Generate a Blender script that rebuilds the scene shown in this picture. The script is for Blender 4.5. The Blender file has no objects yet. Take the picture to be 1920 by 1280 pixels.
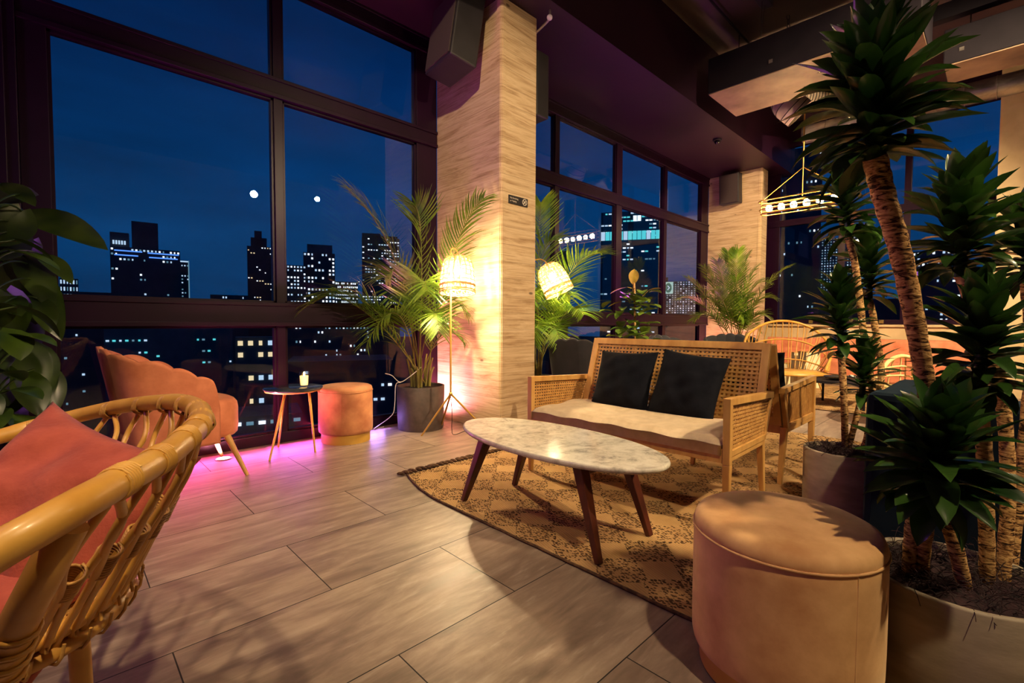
import bpy, math, random
from mathutils import Vector as V, Matrix, Quaternion
PI = math.pi
sc = bpy.context.scene
col = sc.collection
R = math.radians
rnd = random.Random(7)

# ------------------------------------------------------------------ camera frame (metres; lens axis found from the floor tiles)
FPX = 885.0
PHI, PITCH, ROLL = R(46.0), R(-2.3), R(0.25)
CAM = V((0, 0, 1.0))
_f0 = V((math.cos(PHI), math.sin(PHI), 0)); _r0 = V((math.sin(PHI), -math.cos(PHI), 0)); _z = V((0, 0, 1))
CF = _f0 * math.cos(PITCH) + _z * math.sin(PITCH)
_u0 = _z * math.cos(PITCH) - _f0 * math.sin(PITCH)
CR = _r0 * math.cos(ROLL) + _u0 * math.sin(ROLL)
CU = _u0 * math.cos(ROLL) - _r0 * math.sin(ROLL)
def ray(x, y): return CF + CR * ((x - 960) / FPX) - CU * ((y - 640) / FPX)
def at(x, y, D): return CAM + ray(x, y) * D                 # the point seen there, D metres away along the lens axis
def atz(x, y, z=0.0):
    d = ray(x, y); return CAM + d * ((z - CAM.z) / d.z)
def atX(x, y, X):
    d = ray(x, y); return CAM + d * (X / d.x)
def atY(x, y, Y):
    d = ray(x, y); return CAM + d * (Y / d.y)

# ------------------------------------------------------------------ mesh builder
class MB:
    def __init__(s): s.v = []; s.f = []; s.sm = []; s.mi = []; s.uv = {}
    def add(s, vs, fs, smooth=False, m=0, uvs=None):
        o = len(s.v); s.v += [tuple(p) for p in vs]
        for i, f in enumerate(fs):
            if uvs is not None: s.uv[len(s.f)] = uvs[i]
            s.f.append(tuple(o + k for k in f)); s.sm.append(smooth); s.mi.append(m)
        return s
    def box(s, lo, hi, rot=None, piv=(0, 0, 0), m=0):
        (x0, y0, z0), (x1, y1, z1) = lo, hi
        vs = [V(p) for p in ((x0,y0,z0),(x1,y0,z0),(x1,y1,z0),(x0,y1,z0),(x0,y0,z1),(x1,y0,z1),(x1,y1,z1),(x0,y1,z1))]
        if rot is not None: vs = [rot @ (p - V(piv)) + V(piv) for p in vs]
        return s.add(vs, [(3,2,1,0),(4,5,6,7),(0,1,5,4),(1,2,6,5),(2,3,7,6),(3,0,4,7)], m=m)
    def hexa(s, a, b, m=0):                                  # a, b: two quads (same winding) joined
        return s.add(list(a) + list(b), [(3,2,1,0),(4,5,6,7),(0,1,5,4),(1,2,6,5),(2,3,7,6),(3,0,4,7)], m=m)
    def bar(s, p, q, w, h, up=(0, 0, 1), w2=None, h2=None, m=0):   # square bar from p to q
        p, q = V(p), V(q); d = (q - p).normalized(); u = V(up)
        if abs(d.dot(u)) > .98: u = V((1, 0, 0))
        sx = d.cross(u).normalized(); sy = sx.cross(d).normalized()
        w2 = w if w2 is None else w2; h2 = h if h2 is None else h2
        A = [p - sx*w/2 - sy*h/2, p + sx*w/2 - sy*h/2, p + sx*w/2 + sy*h/2, p - sx*w/2 + sy*h/2]
        B = [q - sx*w2/2 - sy*h2/2, q + sx*w2/2 - sy*h2/2, q + sx*w2/2 + sy*h2/2, q - sx*w2/2 + sy*h2/2]
        return s.hexa(A, B, m)
    def loft(s, rings, caps=True, closed=False, smooth=True, m=0):
        n = len(rings[0]); vs = [p for r in rings for p in r]; fs = []
        k = len(rings)
        for i in range(k if closed else k - 1):
            j = (i + 1) % k
            for a in range(n):
                b = (a + 1) % n; fs.append((i*n+a, i*n+b, j*n+b, j*n+a))
        s.add(vs, fs, smooth, m)
        if caps and not closed:
            s.add(rings[0], [tuple(range(n))[::-1]], False, m); s.add(rings[-1], [tuple(range(n))], False, m)
        return s
    def tube(s, pts, r, n=8, caps=True, closed=False, m=0, flat=1.0):
        pts = [V(p) for p in pts]; k = len(pts)
        rr = r if isinstance(r, (list, tuple)) else [r] * k
        tang = []
        for i in range(k):
            a = pts[(i - 1) % k] if (closed or i > 0) else pts[i]; b = pts[(i + 1) % k] if (closed or i < k - 1) else pts[i]
            t = b - a; tang.append(t.normalized() if t.length > 1e-9 else V((0, 0, 1)))
        nrm = tang[0].orthogonal().normalized(); rings = []
        for i in range(k):
            if i: nrm = (nrm - tang[i] * nrm.dot(tang[i])); nrm = nrm.normalized() if nrm.length > 1e-6 else tang[i].orthogonal().normalized()
            bn = tang[i].cross(nrm)
            rings.append([pts[i] + (nrm * math.cos(2*PI*a/n) + bn * math.sin(2*PI*a/n) * flat) * rr[i] for a in range(n)])
        return s.loft(rings, caps, closed, True, m)
    def lathe(s, prof, n=40, c=(0, 0, 0), axis=None, smooth=True, m=0, capb=True, capt=True):
        c = V(c); q = V((0, 0, 1)).rotation_difference(V(axis)) if axis is not None else None
        rings = []
        for r, z in prof:
            ring = [V((r*math.cos(2*PI*a/n), r*math.sin(2*PI*a/n), z)) for a in range(n)]
            rings.append([c + (q @ p if q else p) for p in ring])
        s.loft(rings, False, False, smooth, m)
        if capb: s.add(rings[0], [tuple(range(n))[::-1]], False, m)
        if capt: s.add(rings[-1], [tuple(range(n))], False, m)
        return s
    def grid(s, fn, nu, nv, smooth=True, m=0, cu=False, cv=False):
        vs = [fn(i / nu, j / nv) for j in range(nv if cv else nv + 1) for i in range(nu if cu else nu + 1)]
        w = nu if cu else nu + 1; h = nv if cv else nv + 1; fs = []
        for j in range(nv):
            for i in range(nu):
                a = j*w + i; b = j*w + (i+1) % w; c = ((j+1) % h)*w + (i+1) % w; d = ((j+1) % h)*w + i
                fs.append((a, b, c, d))
        return s.add(vs, fs, smooth, m)
    def ball(s, c, r, n=12, sq=(1, 1, 1), m=0):
        c = V(c)
        prof = [(max(1e-4, r*math.sin(PI*i/n)), -r*math.cos(PI*i/n)) for i in range(n + 1)]
        rings = [[c + V((a*math.cos(2*PI*k/(n*2))*sq[0], a*math.sin(2*PI*k/(n*2))*sq[1], z*sq[2])) for k in range(n*2)] for a, z in prof]
        return s.loft(rings, True, False, True, m)
    def build(s, name, mats, parent=None, bevel=0, sub=0, loc=None, solid=0):
        me = bpy.data.meshes.new(name); me.from_pydata(s.v, [], s.f)
        me.polygons.foreach_set('use_smooth', s.sm); me.polygons.foreach_set('material_index', s.mi)
        if s.uv:
            ul = me.uv_layers.new(name='UVMap')
            for i, u in s.uv.items():
                for k, li in enumerate(me.polygons[i].loop_indices): ul.data[li].uv = u[k]
        for m in (mats if isinstance(mats, (list, tuple)) else [mats]): me.materials.append(m)
        me.update()
        o = bpy.data.objects.new(name, me); col.objects.link(o)
        if parent is not None: o.parent = parent
        if loc is not None: o.location = loc
        if solid:
            md = o.modifiers.new('solid', 'SOLIDIFY'); md.thickness = solid; md.offset = 0
        if bevel:
            md = o.modifiers.new('bevel', 'BEVEL'); md.width = bevel; md.segments = 2; md.limit_method = 'ANGLE'; md.angle_limit = R(35)
        if sub:
            md = o.modifiers.new('sub', 'SUBSURF'); md.levels = sub; md.render_levels = sub
        return o

def tag(o, label=None, cat=None, group=None, kind=None):
    if label: o['label'] = label
    if cat: o['category'] = cat
    if group: o['group'] = group
    if kind: o['kind'] = kind
    return o
def thing(name, label, cat, loc=(0, 0, 0), rz=0.0, group=None):
    o = bpy.data.objects.new(name, None); col.objects.link(o); o.empty_display_size = .1
    o.location = loc; o.rotation_euler = (0, 0, rz)
    return tag(o, label, cat, group)
def struct(mb, name, mat, parent=None, **k):
    o = mb.build(name, mat, parent, **k); o['kind'] = 'structure'; return o
KIDS = {}
def copy_tree(o, parent=None):
    c = o.copy(); col.objects.link(c)
    if parent is not None: c.parent = parent
    for ch in [x for x in col.objects if x.parent == o]: copy_tree(ch, c)
    return c
def bez(p0, p1, p2, n=10):
    p0, p1, p2 = V(p0), V(p1), V(p2)
    return [p0*(1-t)**2 + p1*2*t*(1-t) + p2*t*t for t in [i/n for i in range(n+1)]]
def spline(pts, n=6, closed=False):
    pts = [V(p) for p in pts]; k = len(pts); out = []
    for i in range(k if closed else k - 1):
        p1, p2 = pts[i], pts[(i+1) % k]
        p0 = pts[(i-1) % k] if (closed or i > 0) else p1*2 - p2
        p3 = pts[(i+2) % k] if (closed or i + 2 < k) else p2*2 - p1
        for j in range(n):
            t = j / n
            out.append(.5*((2*p1) + (p2-p0)*t + (2*p0-5*p1+4*p2-p3)*t*t + (3*p1-p0-3*p2+p3)*t**3))
    if not closed: out.append(pts[-1])
    return out

# ------------------------------------------------------------------ materials
class NT:
    def __init__(s, name):
        s.m = bpy.data.materials.new(name); s.m.use_nodes = True; s.t = s.m.node_tree; s.t.nodes.clear()
        s.out = s.t.nodes.new('ShaderNodeOutputMaterial')
    def n(s, typ, ins=None, **props):
        nd = s.t.nodes.new('ShaderNode' + typ)
        for k, v in props.items(): setattr(nd, k, v)
        for k, v in (ins or {}).items():
            if hasattr(v, 'is_output'): s.t.links.new(v, nd.inputs[k])
            elif v is not None: nd.inputs[k].default_value = v
        return nd
    def surf(s, sock): s.t.links.new(sock, s.out.inputs['Surface']); return s.m
    def mth(s, op, a, b=None, c=None):
        nd = s.t.nodes.new('ShaderNodeMath'); nd.operation = op
        for i, v in enumerate((a, b, c)):
            if v is None: continue
            if hasattr(v, 'is_output'): s.t.links.new(v, nd.inputs[i])
            else: nd.inputs[i].default_value = v
        return nd.outputs[0]
    def mix(s, f, a, b, blend='MIX'):
        nd = s.t.nodes.new('ShaderNodeMix'); nd.data_type = 'RGBA'; nd.blend_type = blend
        for i, v in ((0, f), (6, a), (7, b)):
            if hasattr(v, 'is_output'): s.t.links.new(v, nd.inputs[i])
            else: nd.inputs[i].default_value = v
        return nd.outputs[2]
    def ramp(s, fac, stops, interp='LINEAR'):
        nd = s.t.nodes.new('ShaderNodeValToRGB'); s.t.links.new(fac, nd.inputs[0]); cr = nd.color_ramp; cr.interpolation = interp
        while len(cr.elements) < len(stops): cr.elements.new(.5)
        for e, (p, c) in zip(cr.elements, stops): e.position = p; e.color = c if len(c) == 4 else (*c, 1)
        return nd.outputs[0]
    def coord(s, which='Object', scale=(1, 1, 1), rot=(0, 0, 0), loc=(0, 0, 0)):
        tc = s.n('TexCoord') if which != 'World' else s.n('NewGeometry')
        mp = s.n('Mapping', {'Vector': tc.outputs[which if which != 'World' else 'Position'], 'Scale': scale, 'Rotation': rot, 'Location': loc})
        return mp.outputs[0]
    def noise(s, vec, scale=5, detail=4, rough=.55, dist=0):
        return s.n('TexNoise', {'Vector': vec, 'Scale': scale, 'Detail': detail, 'Roughness': rough, 'Distortion': dist}).outputs[0]
    def bump(s, h, strength=.3, dist=.01):
        return s.n('Bump', {'Height': h, 'Strength': strength, 'Distance': dist}).outputs[0]
    def pbr(s, color, rough=.5, metal=0, spec=.5, normal=None, sheen=0, sheen_col=None, coat=0, emit=None, estr=0, trans=0):
        p = s.n('BsdfPrincipled', {'Base Color': color, 'Roughness': rough, 'Metallic': metal, 'Specular IOR Level': spec})
        if normal is not None: s.t.links.new(normal, p.inputs['Normal'])
        if sheen: p.inputs['Sheen Weight'].default_value = sheen; p.inputs['Sheen Roughness'].default_value = .4
        if sheen_col: p.inputs['Sheen Tint'].default_value = (*sheen_col, 1)
        if coat: p.inputs['Coat Weight'].default_value = coat; p.inputs['Coat Roughness'].default_value = .15
        return p.outputs[0]
def C(r, g, b): return (r, g, b, 1.0)
def srgb(r, g, b):
    f = lambda c: c/12.92 if c <= .04045 else ((c+.055)/1.055)**2.4
    return (f(r/255), f(g/255), f(b/255), 1.0)
def simple(name, c1, c2=None, rough=.5, metal=0, scale=6, stretch=(1, 1, 1), detail=4, bump=0, bscale=None, sheen=0, spec=.5, coat=0, lo=.35, hi=.65, dist=.004, sheen_col=None):
    t = NT(name); co = t.coord('Object', stretch)
    if c2 is None: c2 = tuple(x*.8 for x in c1[:3]) + (1,)
    f = t.noise(co, scale, detail); colr = t.ramp(f, [(lo, c1), (hi, c2)])
    nm = None
    if bump: nm = t.bump(t.noise(co, bscale or scale*6, 3), bump, dist)
    return t.surf(t.pbr(colr, rough, metal, spec, nm, sheen, sheen_col, coat))
def emis(name, c, strength):
    t = NT(name); e = t.n('Emission', {'Color': c, 'Strength': strength}); return t.surf(e.outputs[0])
# ------------------------------------------------------------------ setting materials
def mat_floor():
    t = NT('floor_tile'); w = t.coord('World')
    TX, TY = .976, .4795
    br = t.n('TexBrick', {'Vector': t.coord('World', loc=(-.717+.488, -.748, 0)), 'Color1': C(.0, 0, 0), 'Color2': C(1, 1, 1), 'Mortar': C(0, 0, 0), 'Scale': 1.0,
              'Mortar Size': .0021, 'Mortar Smooth': .12, 'Bias': 0.0, 'Brick Width': TX, 'Row Height': TY}, offset=.5, offset_frequency=2)
    tone = br.outputs['Color']; mort = br.outputs['Fac']
    sh = t.n('VectorMath', {0: tone, 1: (3.1, 7.3, 0)}, operation='MULTIPLY').outputs[0]
    vec = t.n('VectorMath', {0: w, 1: sh}, operation='ADD').outputs[0]
    st = t.n('Mapping', {'Vector': vec, 'Scale': (1.3, 5.2, 1)}).outputs[0]
    n1 = t.noise(st, 1.8, 7, .62, .6)
    n2 = t.noise(t.n('Mapping', {'Vector': vec, 'Scale': (1.5, 9, 1)}).outputs[0], 3, 5, .6)
    f = t.mth('ADD', t.mth('MULTIPLY', n1, .72), t.mth('MULTIPLY', n2, .28))
    c = t.ramp(f, [(.32, srgb(96, 79, 70)), (.47, srgb(130, 111, 98)), (.56, srgb(152, 132, 117)), (.70, srgb(174, 156, 139))])
    n3 = t.noise(w, 55, 3, .7)
    c = t.mix(t.mth('MULTIPLY', n3, .22), c, C(.12, .095, .08))
    v = t.ramp(n2, [(.6, C(0, 0, 0)), (.72, C(1, 1, 1))])
    c = t.mix(t.mth('MULTIPLY', v, .22), c, srgb(205, 194, 182))
    c = t.mix(mort, c, C(.012, .009, .008))
    rough = t.mth('ADD', t.mth('MULTIPLY', n1, .25), .30)
    rough = t.mth('ADD', rough, t.mth('MULTIPLY', mort, .4))
    h = t.mth('SUBTRACT', t.mth('MULTIPLY', f, .15), mort)
    return t.surf(t.pbr(c, rough, 0, .5, t.bump(h, .35, .004)))
def mat_wood_panel():
    t = NT('wood_panel'); w = t.coord('World')
    bd = t.n('Mapping', {'Vector': w, 'Scale': (1, 1, 1)}).outputs[0]
    sep = t.n('SeparateXYZ', {0: w}); z = sep.outputs[2]
    row = t.mth('FLOOR', t.mth('DIVIDE', z, .155))
    off = t.n('CombineXYZ', {0: t.mth('MULTIPLY', row, 3.7), 1: t.mth('MULTIPLY', row, 5.1), 2: 0.0}).outputs[0]
    vec = t.n('VectorMath', {0: w, 1: off}, operation='ADD').outputs[0]
    n1 = t.noise(t.n('Mapping', {'Vector': vec, 'Scale': (.8, .8, 8)}).outputs[0], 2.6, 9, .70, .7)
    n2 = t.noise(t.n('Mapping', {'Vector': vec, 'Scale': (.9, .9, 45)}).outputs[0], 2.4, 4, .6, .3)
    f = t.mth('ADD', t.mth('MULTIPLY', n1, .65), t.mth('MULTIPLY', n2, .35))
    c = t.ramp(f, [(.31, srgb(128, 98, 68)), (.41, srgb(172, 142, 109)), (.50, srgb(198, 170, 136)), (.66, srgb(218, 194, 162))])
    kn = t.n('TexVoronoi', {'Vector': t.n('Mapping', {'Vector': w, 'Scale': (1, 1, 2.2)}).outputs[0], 'Scale': 2.1}).outputs['Distance']
    kf = t.ramp(kn, [(.035, C(1, 1, 1)), (.075, C(0, 0, 0))])
    c = t.mix(t.mth('MULTIPLY', kf, .75), c, srgb(52, 36, 26))
    fr = t.mth('FRACT', t.mth('DIVIDE', z, .155)); edge = t.mth('LESS_THAN', fr, .02)
    c = t.mix(t.mth('MULTIPLY', edge, .5), c, C(.05, .035, .02))
    return t.surf(t.pbr(c, .62, 0, .3, t.bump(f, .25, .006)))
MT = {}
MT['floor'] = mat_floor()
MT['panel'] = mat_wood_panel()
MT['frame'] = simple('window_frame_paint', C(.013, .0016, .013), C(.009, .001, .009), .36, scale=3, spec=.22)
MT['ceil'] = simple('ceiling_paint', srgb(66, 46, 46), srgb(52, 36, 40), .55, scale=1.5, detail=6, bump=.15, bscale=30)
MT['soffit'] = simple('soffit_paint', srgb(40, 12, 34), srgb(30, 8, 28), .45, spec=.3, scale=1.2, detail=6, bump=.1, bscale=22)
MT['plaster'] = simple('beige_plaster', srgb(214, 190, 150), srgb(200, 174, 134), .7, scale=4, bump=.08)
MT['wall'] = simple('room_wall_plaster', srgb(120, 98, 84), srgb(100, 80, 70), .8, scale=2)
def mat_glass():
    t = NT('window_glass')
    ge = t.n('NewGeometry'); front = t.mth('SUBTRACT', 1.0, ge.outputs['Backfacing'])
    fr = t.n('Fresnel', {'IOR': 1.5}); ff = t.mth('MULTIPLY', t.mth('MULTIPLY', fr.outputs[0], front), 1.5); tr = t.n('BsdfTransparent', {'Color': C(.93, .96, .98)})
    gl = t.n('BsdfGlossy', {'Color': C(1, 1, 1), 'Roughness': 0.0})
    mx = t.n('MixShader', {0: ff, 1: tr.outputs[0], 2: gl.outputs[0]})
    return t.surf(mx.outputs[0])
MT['glass'] = mat_glass()

# ------------------------------------------------------------------ room shell (X along the window wall, Y towards it)
YW, XE, ZS, ZC = 4.10, 10.0, 3.85, 4.75
struct(MB().box((-4.2, -5.2, -.12), (XE + .5, YW + .16, 0)), 'floor', MT['floor'])
struct(MB().box((-4.2, -5.2, ZC), (XE + .5, YW + .3, ZC + .12)), 'ceiling', MT['ceil'])
struct(MB().box((-4.2, 2.86, ZS), (XE + .3, YW + .3, ZC - .002)), 'ceiling_soffit', MT['soffit'])
struct(MB().box((-4.2, -5.2, 0), (-4.08, YW + .16, ZC)), 'wall_front', MT['wall'])
struct(MB().box((-4.08, -5.2, 0), (XE + .5, -5.08, ZC)), 'wall_right', MT['wall'])
def pillar(n, x0, x1, y0, y1):
    b = MB().box((x0, y0, 0), (x1, y1, ZS - .001))
    o = struct(b, n, MT['panel'], bevel=.004)
    tm = MB()                                             # corner trim strips of the cladding
    for (a, c) in (((x0 - .006, y0 + .012), (x0 + .001, y0 + .055)), ((x0 + .012, y0 - .006), (x0 + .05, y0 + .001))):
        tm.box((a[0], a[1], 0), (c[0], c[1], ZS - .002))
    tm.build('corner_strip', MT['panel'], o, bevel=.002)
    return o
pillar('pillar_1', 2.87, 3.318, 3.12, YW - .001)
pillar('pillar_2', 9.35, 9.66, 3.12, YW - .001)
struct(MB().box((9.35, -1.2, 0), (9.8, .10, ZC - .001)), 'wall_pier', MT['plaster'])

def frame_bar(b, lo, hi, axis):                            # a mullion/rail with a stepped bead towards the room
    b.box(lo, hi)
    (x0, y0, z0), (x1, y1, z1) = lo, hi
    if axis == 'x': b.box((x0, y0 - .014, z0 + (z1-z0)*.3), (x1, y0 - .0005, z1 - (z1-z0)*.3))
def window_bay(name, xs, x_ends, ymin=YW):
    """xs: mullion (x0, x1) spans; x_ends: outer stiles"""
    b = MB(); y0, y1 = YW, YW + .085
    rails = [(0.0, .085, 0), (.965, 1.15, -.03), (2.79, 2.945, -.012), (3.70, ZS, -.01)]
    L, Rr = x_ends[0][0], x_ends[1][1]
    for (x0, x1) in xs + list(x_ends): b.box((x0, y0 + .001, 0), (x1, y1, ZS))
    for z0, z1, dy in rails:
        b.box((L, y0 + dy, z0), (Rr, y1 - .002, z1))
        if z0 > .5:
            b.box((L, y0 + dy - .012, z0 - .002), (Rr, y0 + dy - .0005, z0 + .030)); b.box((L, y0 + dy - .012, z1 - .026), (Rr, y0 + dy - .0005, z1 + .002))
    win = struct(b, name, MT['frame'], bevel=.003)
    bead = MB()
    edges = [x_ends[0]] + xs + [x_ends[1]]
    for (a, c) in zip(edges[:-1], edges[1:]):
        for (r0, r1) in zip(rails[:-1], rails[1:]):
            x0, x1, z0, z1 = a[1], c[0], r0[1], r1[0]
            for lo, hi in (((x0, z0), (x0 + .018, z1)), ((x1 - .018, z0), (x1, z1)), ((x0, z0), (x1, z0 + .018)), ((x0, z1 - .018), (x1, z1))):
                bead.box((lo[0], YW + .02, lo[1]), (hi[0], YW + .07, hi[1]))
            g = MB().box((x0 + .004, YW + .042, z0 + .004), (x1 - .004, YW + .050, z1 - .004)).build('pane', MT['glass'], win)
            g['kind'] = 'structure'
    bo = bead.build('glazing_bead', MT['frame'], win); bo['kind'] = 'structure'
    return win
window_bay('window_1', [(1.297, 1.365)], ((-.13, 0.0), (2.63, 2.868)))
window_bay('window_2', [(4.73, 4.82), (6.15, 6.30), (7.60, 7.70)], ((3.30, 3.42), (9.05, 9.352)))
# the wall pier at the far left and the bay beyond it
b = MB()
b.box((-.30, YW - .05, 0), (-.131, YW + .16, ZS)); b.box((-.23, YW - .075, 0), (-.18, YW - .0505, ZS)); b.box((-.9, YW, 0), (-.301, YW + .16, ZS))
struct(b, 'trim_1', MT['frame'], bevel=.004)
struct(MB().box((-4.08, YW, 0), (-.901, YW + .16, ZS)), 'wall_left', MT['wall'])

# end wall: low wall, window band, frame
ZT = 4.40
struct(MB().box((XE, .02, 0), (XE + .16, YW + .16, 1.0)).box((XE - .04, .10, .955), (XE - .0005, 3.12, .99)), 'wall_back', MT['plaster'])
b = MB(); x0, x1 = XE, XE + .085
for (a, c) in ((3.0, 4.2), (1.95, 2.05), (1.075, 1.165), (-.02, .105)): b.box((x0, a, .995), (x1, c, ZC - .002))
for z0, z1, dx in ((1.001, 1.075, -.02), (2.845, 2.96, -.015), (ZT - .10, ZC - .003, -.02)): b.box((x0 + dx, -.02, z0), (x1 - .002, 4.2, z1))
win3 = struct(b, 'window_3', MT['frame'], bevel=.003)
for (a, c) in ((2.05, 3.0), (1.165, 1.95), (.105, 1.075)):
    for z0, z1 in ((1.075, 2.845), (2.96, ZT - .1)):
        g = MB().box((XE + .042, a + .002, z0 + .002), (XE + .05, c - .002, z1 - .002)).build('pane', MT['glass'], win3); g['kind'] = 'structure'
lat = MB()
for y in (2.43, 1.40): lat.box((XE - .045, y - .03, 1.012), (XE - .021, y + .03, 1.07))
lat.build('latch', simple('brass_latch', srgb(190, 160, 90), None, .35, .8), win3)
struct(MB().box((XE, .02 - 5.2, 0), (XE + .16, -.021, ZC)), 'wall_back_right', MT['wall'])
# ------------------------------------------------------------------ furniture materials
MT['oak'] = simple('light_oak', srgb(214, 166, 98), srgb(190, 140, 76), .42, scale=5, stretch=(3, 3, .6), bump=.06, bscale=40)
MT['cane'] = simple('woven_cane', srgb(206, 158, 92), srgb(176, 126, 66), .55, scale=30)
MT['canvas'] = simple('cream_linen', srgb(226, 204, 172), srgb(206, 182, 148), .85, scale=14, bump=.2, bscale=160, sheen=.2)
MT['black_velvet'] = simple('black_velvet', C(.0045, .0055, .010), C(.008, .009, .015), .9, scale=18, bump=.3, bscale=90, spec=.12)
MT['navy'] = simple('navy_velvet', C(.004, .012, .024), C(.003, .008, .016), .85, scale=7, sheen=.10, bump=.1, spec=.15, sheen_col=(.2, .5, .8))
MT['walnut'] = simple('walnut', srgb(92, 42, 26), srgb(62, 26, 18), .38, scale=6, stretch=(4, 4, .5), bump=.05)
MT['coral'] = simple('coral_velvet', srgb(226, 140, 104), srgb(204, 118, 84), .8, scale=9, sheen=.5, bump=.1, sheen_col=(1, .6, .4))
MT['coral_linen'] = simple('coral_linen', srgb(182, 86, 70), srgb(158, 68, 56), .9, scale=16, bump=.35, bscale=120, sheen=.2)
MT['tan_velvet'] = simple('tan_velvet', srgb(238, 192, 136), srgb(196, 142, 92), .82, scale=7, sheen=.5, detail=6, bump=.12, bscale=60, sheen_col=(1, .8, .5), lo=.3, hi=.7)
MT['rust_velvet'] = simple('rust_velvet', srgb(206, 140, 96), srgb(166, 100, 66), .82, scale=6, sheen=.5, detail=6, bump=.12, sheen_col=(1, .7, .5))
MT['brass'] = simple('satin_brass', srgb(214, 168, 84), srgb(198, 150, 70), .34, .75, scale=4)
MT['brass_paint'] = simple('gold_paint', srgb(214, 170, 84), srgb(196, 150, 66), .45, .2, scale=4)
MT['rattan'] = simple('honey_rattan', srgb(222, 172, 84), srgb(188, 132, 52), .4, scale=9, stretch=(1, 1, 1), detail=6, bump=.12, bscale=50, coat=.15, lo=.3, hi=.72)
MT['rattan_dark'] = simple('rattan_binding', srgb(206, 158, 84), srgb(160, 112, 54), .5, scale=30, bump=.2)
MT['rattan_pale'] = simple('pale_rattan', srgb(238, 206, 150), srgb(214, 178, 120), .5, scale=20)
def mat_marble():
    t = NT('white_marble'); w = t.coord('Object')
    n = t.noise(w, 6, 8, .65, 1.2); v = t.noise(w, 26, 6, .7, .5)
    f = t.mth('ADD', t.mth('MULTIPLY', n, .6), t.mth('MULTIPLY', v, .4))
    c = t.ramp(f, [(.36, srgb(150, 146, 138)), (.45, srgb(200, 194, 182)), (.54, srgb(224, 219, 207)), (.7, srgb(238, 235, 226))])
    return t.surf(t.pbr(c, .13, 0, .5))
MT['marble'] = mat_marble()
def mat_rug():
    t = NT('jute_rug'); w = t.coord('World'); s = .163
    rot = t.n('Mapping', {'Vector': w, 'Rotation': (0, 0, R(45)), 'Scale': (1/s, 1/s, 1)}).outputs[0]
    nz = t.n('TexNoise', {'Vector': w, 'Scale': 9.0, 'Detail': 2.0}).outputs[1]
    wob = t.n('VectorMath', {0: nz, 1: (.05, .05, 0)}, operation='MULTIPLY').outputs[0]
    uv = t.n('VectorMath', {0: rot, 1: wob}, operation='ADD').outputs[0]
    sp = t.n('SeparateXYZ', {0: uv}); fu = t.mth('FRACT', sp.outputs[0]); fv = t.mth('FRACT', sp.outputs[1])
    par = t.mth('ABSOLUTE', t.mth('SUBTRACT', t.mth('FLOORED_MODULO', t.mth('ADD', t.mth('FLOOR', sp.outputs[0]), t.mth('FLOOR', sp.outputs[1])), 2.0), 0.0))
    ed = t.mth('MINIMUM', t.mth('MINIMUM', fu, t.mth('SUBTRACT', 1.0, fu)), t.mth('MINIMUM', fv, t.mth('SUBTRACT', 1.0, fv)))
    edge = t.mth('LESS_THAN', ed, .075)
    vo = t.n('TexVoronoi', {'Vector': t.n('Mapping', {'Vector': w, 'Rotation': (0, 0, R(45)), 'Scale': (1.5, 1, 1)}).outputs[0], 'Scale': 62.0, 'Randomness': .9})
    knot = t.mth('LESS_THAN', vo.outputs['Distance'], .47)
    rnk = t.mth('GREATER_THAN', t.n('SeparateColor', {0: vo.outputs['Color']}).outputs[0], .22)
    spk = t.mth('MULTIPLY', t.mth('MULTIPLY', knot, rnk), t.mth('MAXIMUM', t.mth('MULTIPLY', par, .9), edge))
    wv = t.n('TexWave', {'Vector': t.n('Mapping', {'Vector': w, 'Rotation': (0, 0, R(20))}).outputs[0], 'Scale': 26.0, 'Distortion': 2.0, 'Detail': 3.0}).outputs[1]
    nn = t.noise(w, 5, 5, .6)
    base = t.ramp(nn, [(.3, srgb(172, 136, 92)), (.7, srgb(200, 164, 116))])
    base = t.mix(t.mth('MULTIPLY', wv, .22), base, srgb(126, 86, 48))
    base = t.mix(t.mth('MULTIPLY', par, .22), base, srgb(150, 110, 76))
    c = t.mix(t.mth('MULTIPLY', spk, .92), base, srgb(48, 30, 20))
    h = t.mth('ADD', t.mth('MULTIPLY', wv, .4), t.mth('MULTIPLY', spk, .9))
    return t.surf(t.pbr(c, .95, 0, .1, t.bump(h, .7, .006)))
MT['rug'] = mat_rug()
MT['fringe'] = simple('dark_jute_fringe', srgb(104, 76, 50), srgb(62, 42, 28), .95, scale=40)

def cane_panel(b, P, nu, nv, wu=.0072, wv=.0072, t=.0026):
    """P(u,v): point on the panel, u,v in 0..1; ribbons woven both ways"""
    n = (P(.5, 1) - P(.5, 0)).cross(P(1, .5) - P(0, .5)).normalized()
    def ribbon(a, c, w, off):
        d = (c - a).normalized(); s = d.cross(n).normalized() * w / 2; o = n * off; th = n * t / 2
        b.hexa([a - s + o - th, a + s + o - th, a + s + o + th, a - s + o + th], [c - s + o - th, c + s + o - th, c + s + o + th, c - s + o + th])
    for i in range(nu):
        u = (i + .5) / nu; ribbon(P(u, 0), P(u, 1), wu, t * .5)
    for j in range(nv):
        v = (j + .5) / nv; ribbon(P(0, v), P(1, v), wv, -t * .5)
def quad(a, b_, c, d):
    a, b_, c, d = V(a), V(b_), V(c), V(d)
    return lambda u, v: (a*(1-u) + b_*u) * (1-v) + (d*(1-u) + c*u) * v
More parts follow.
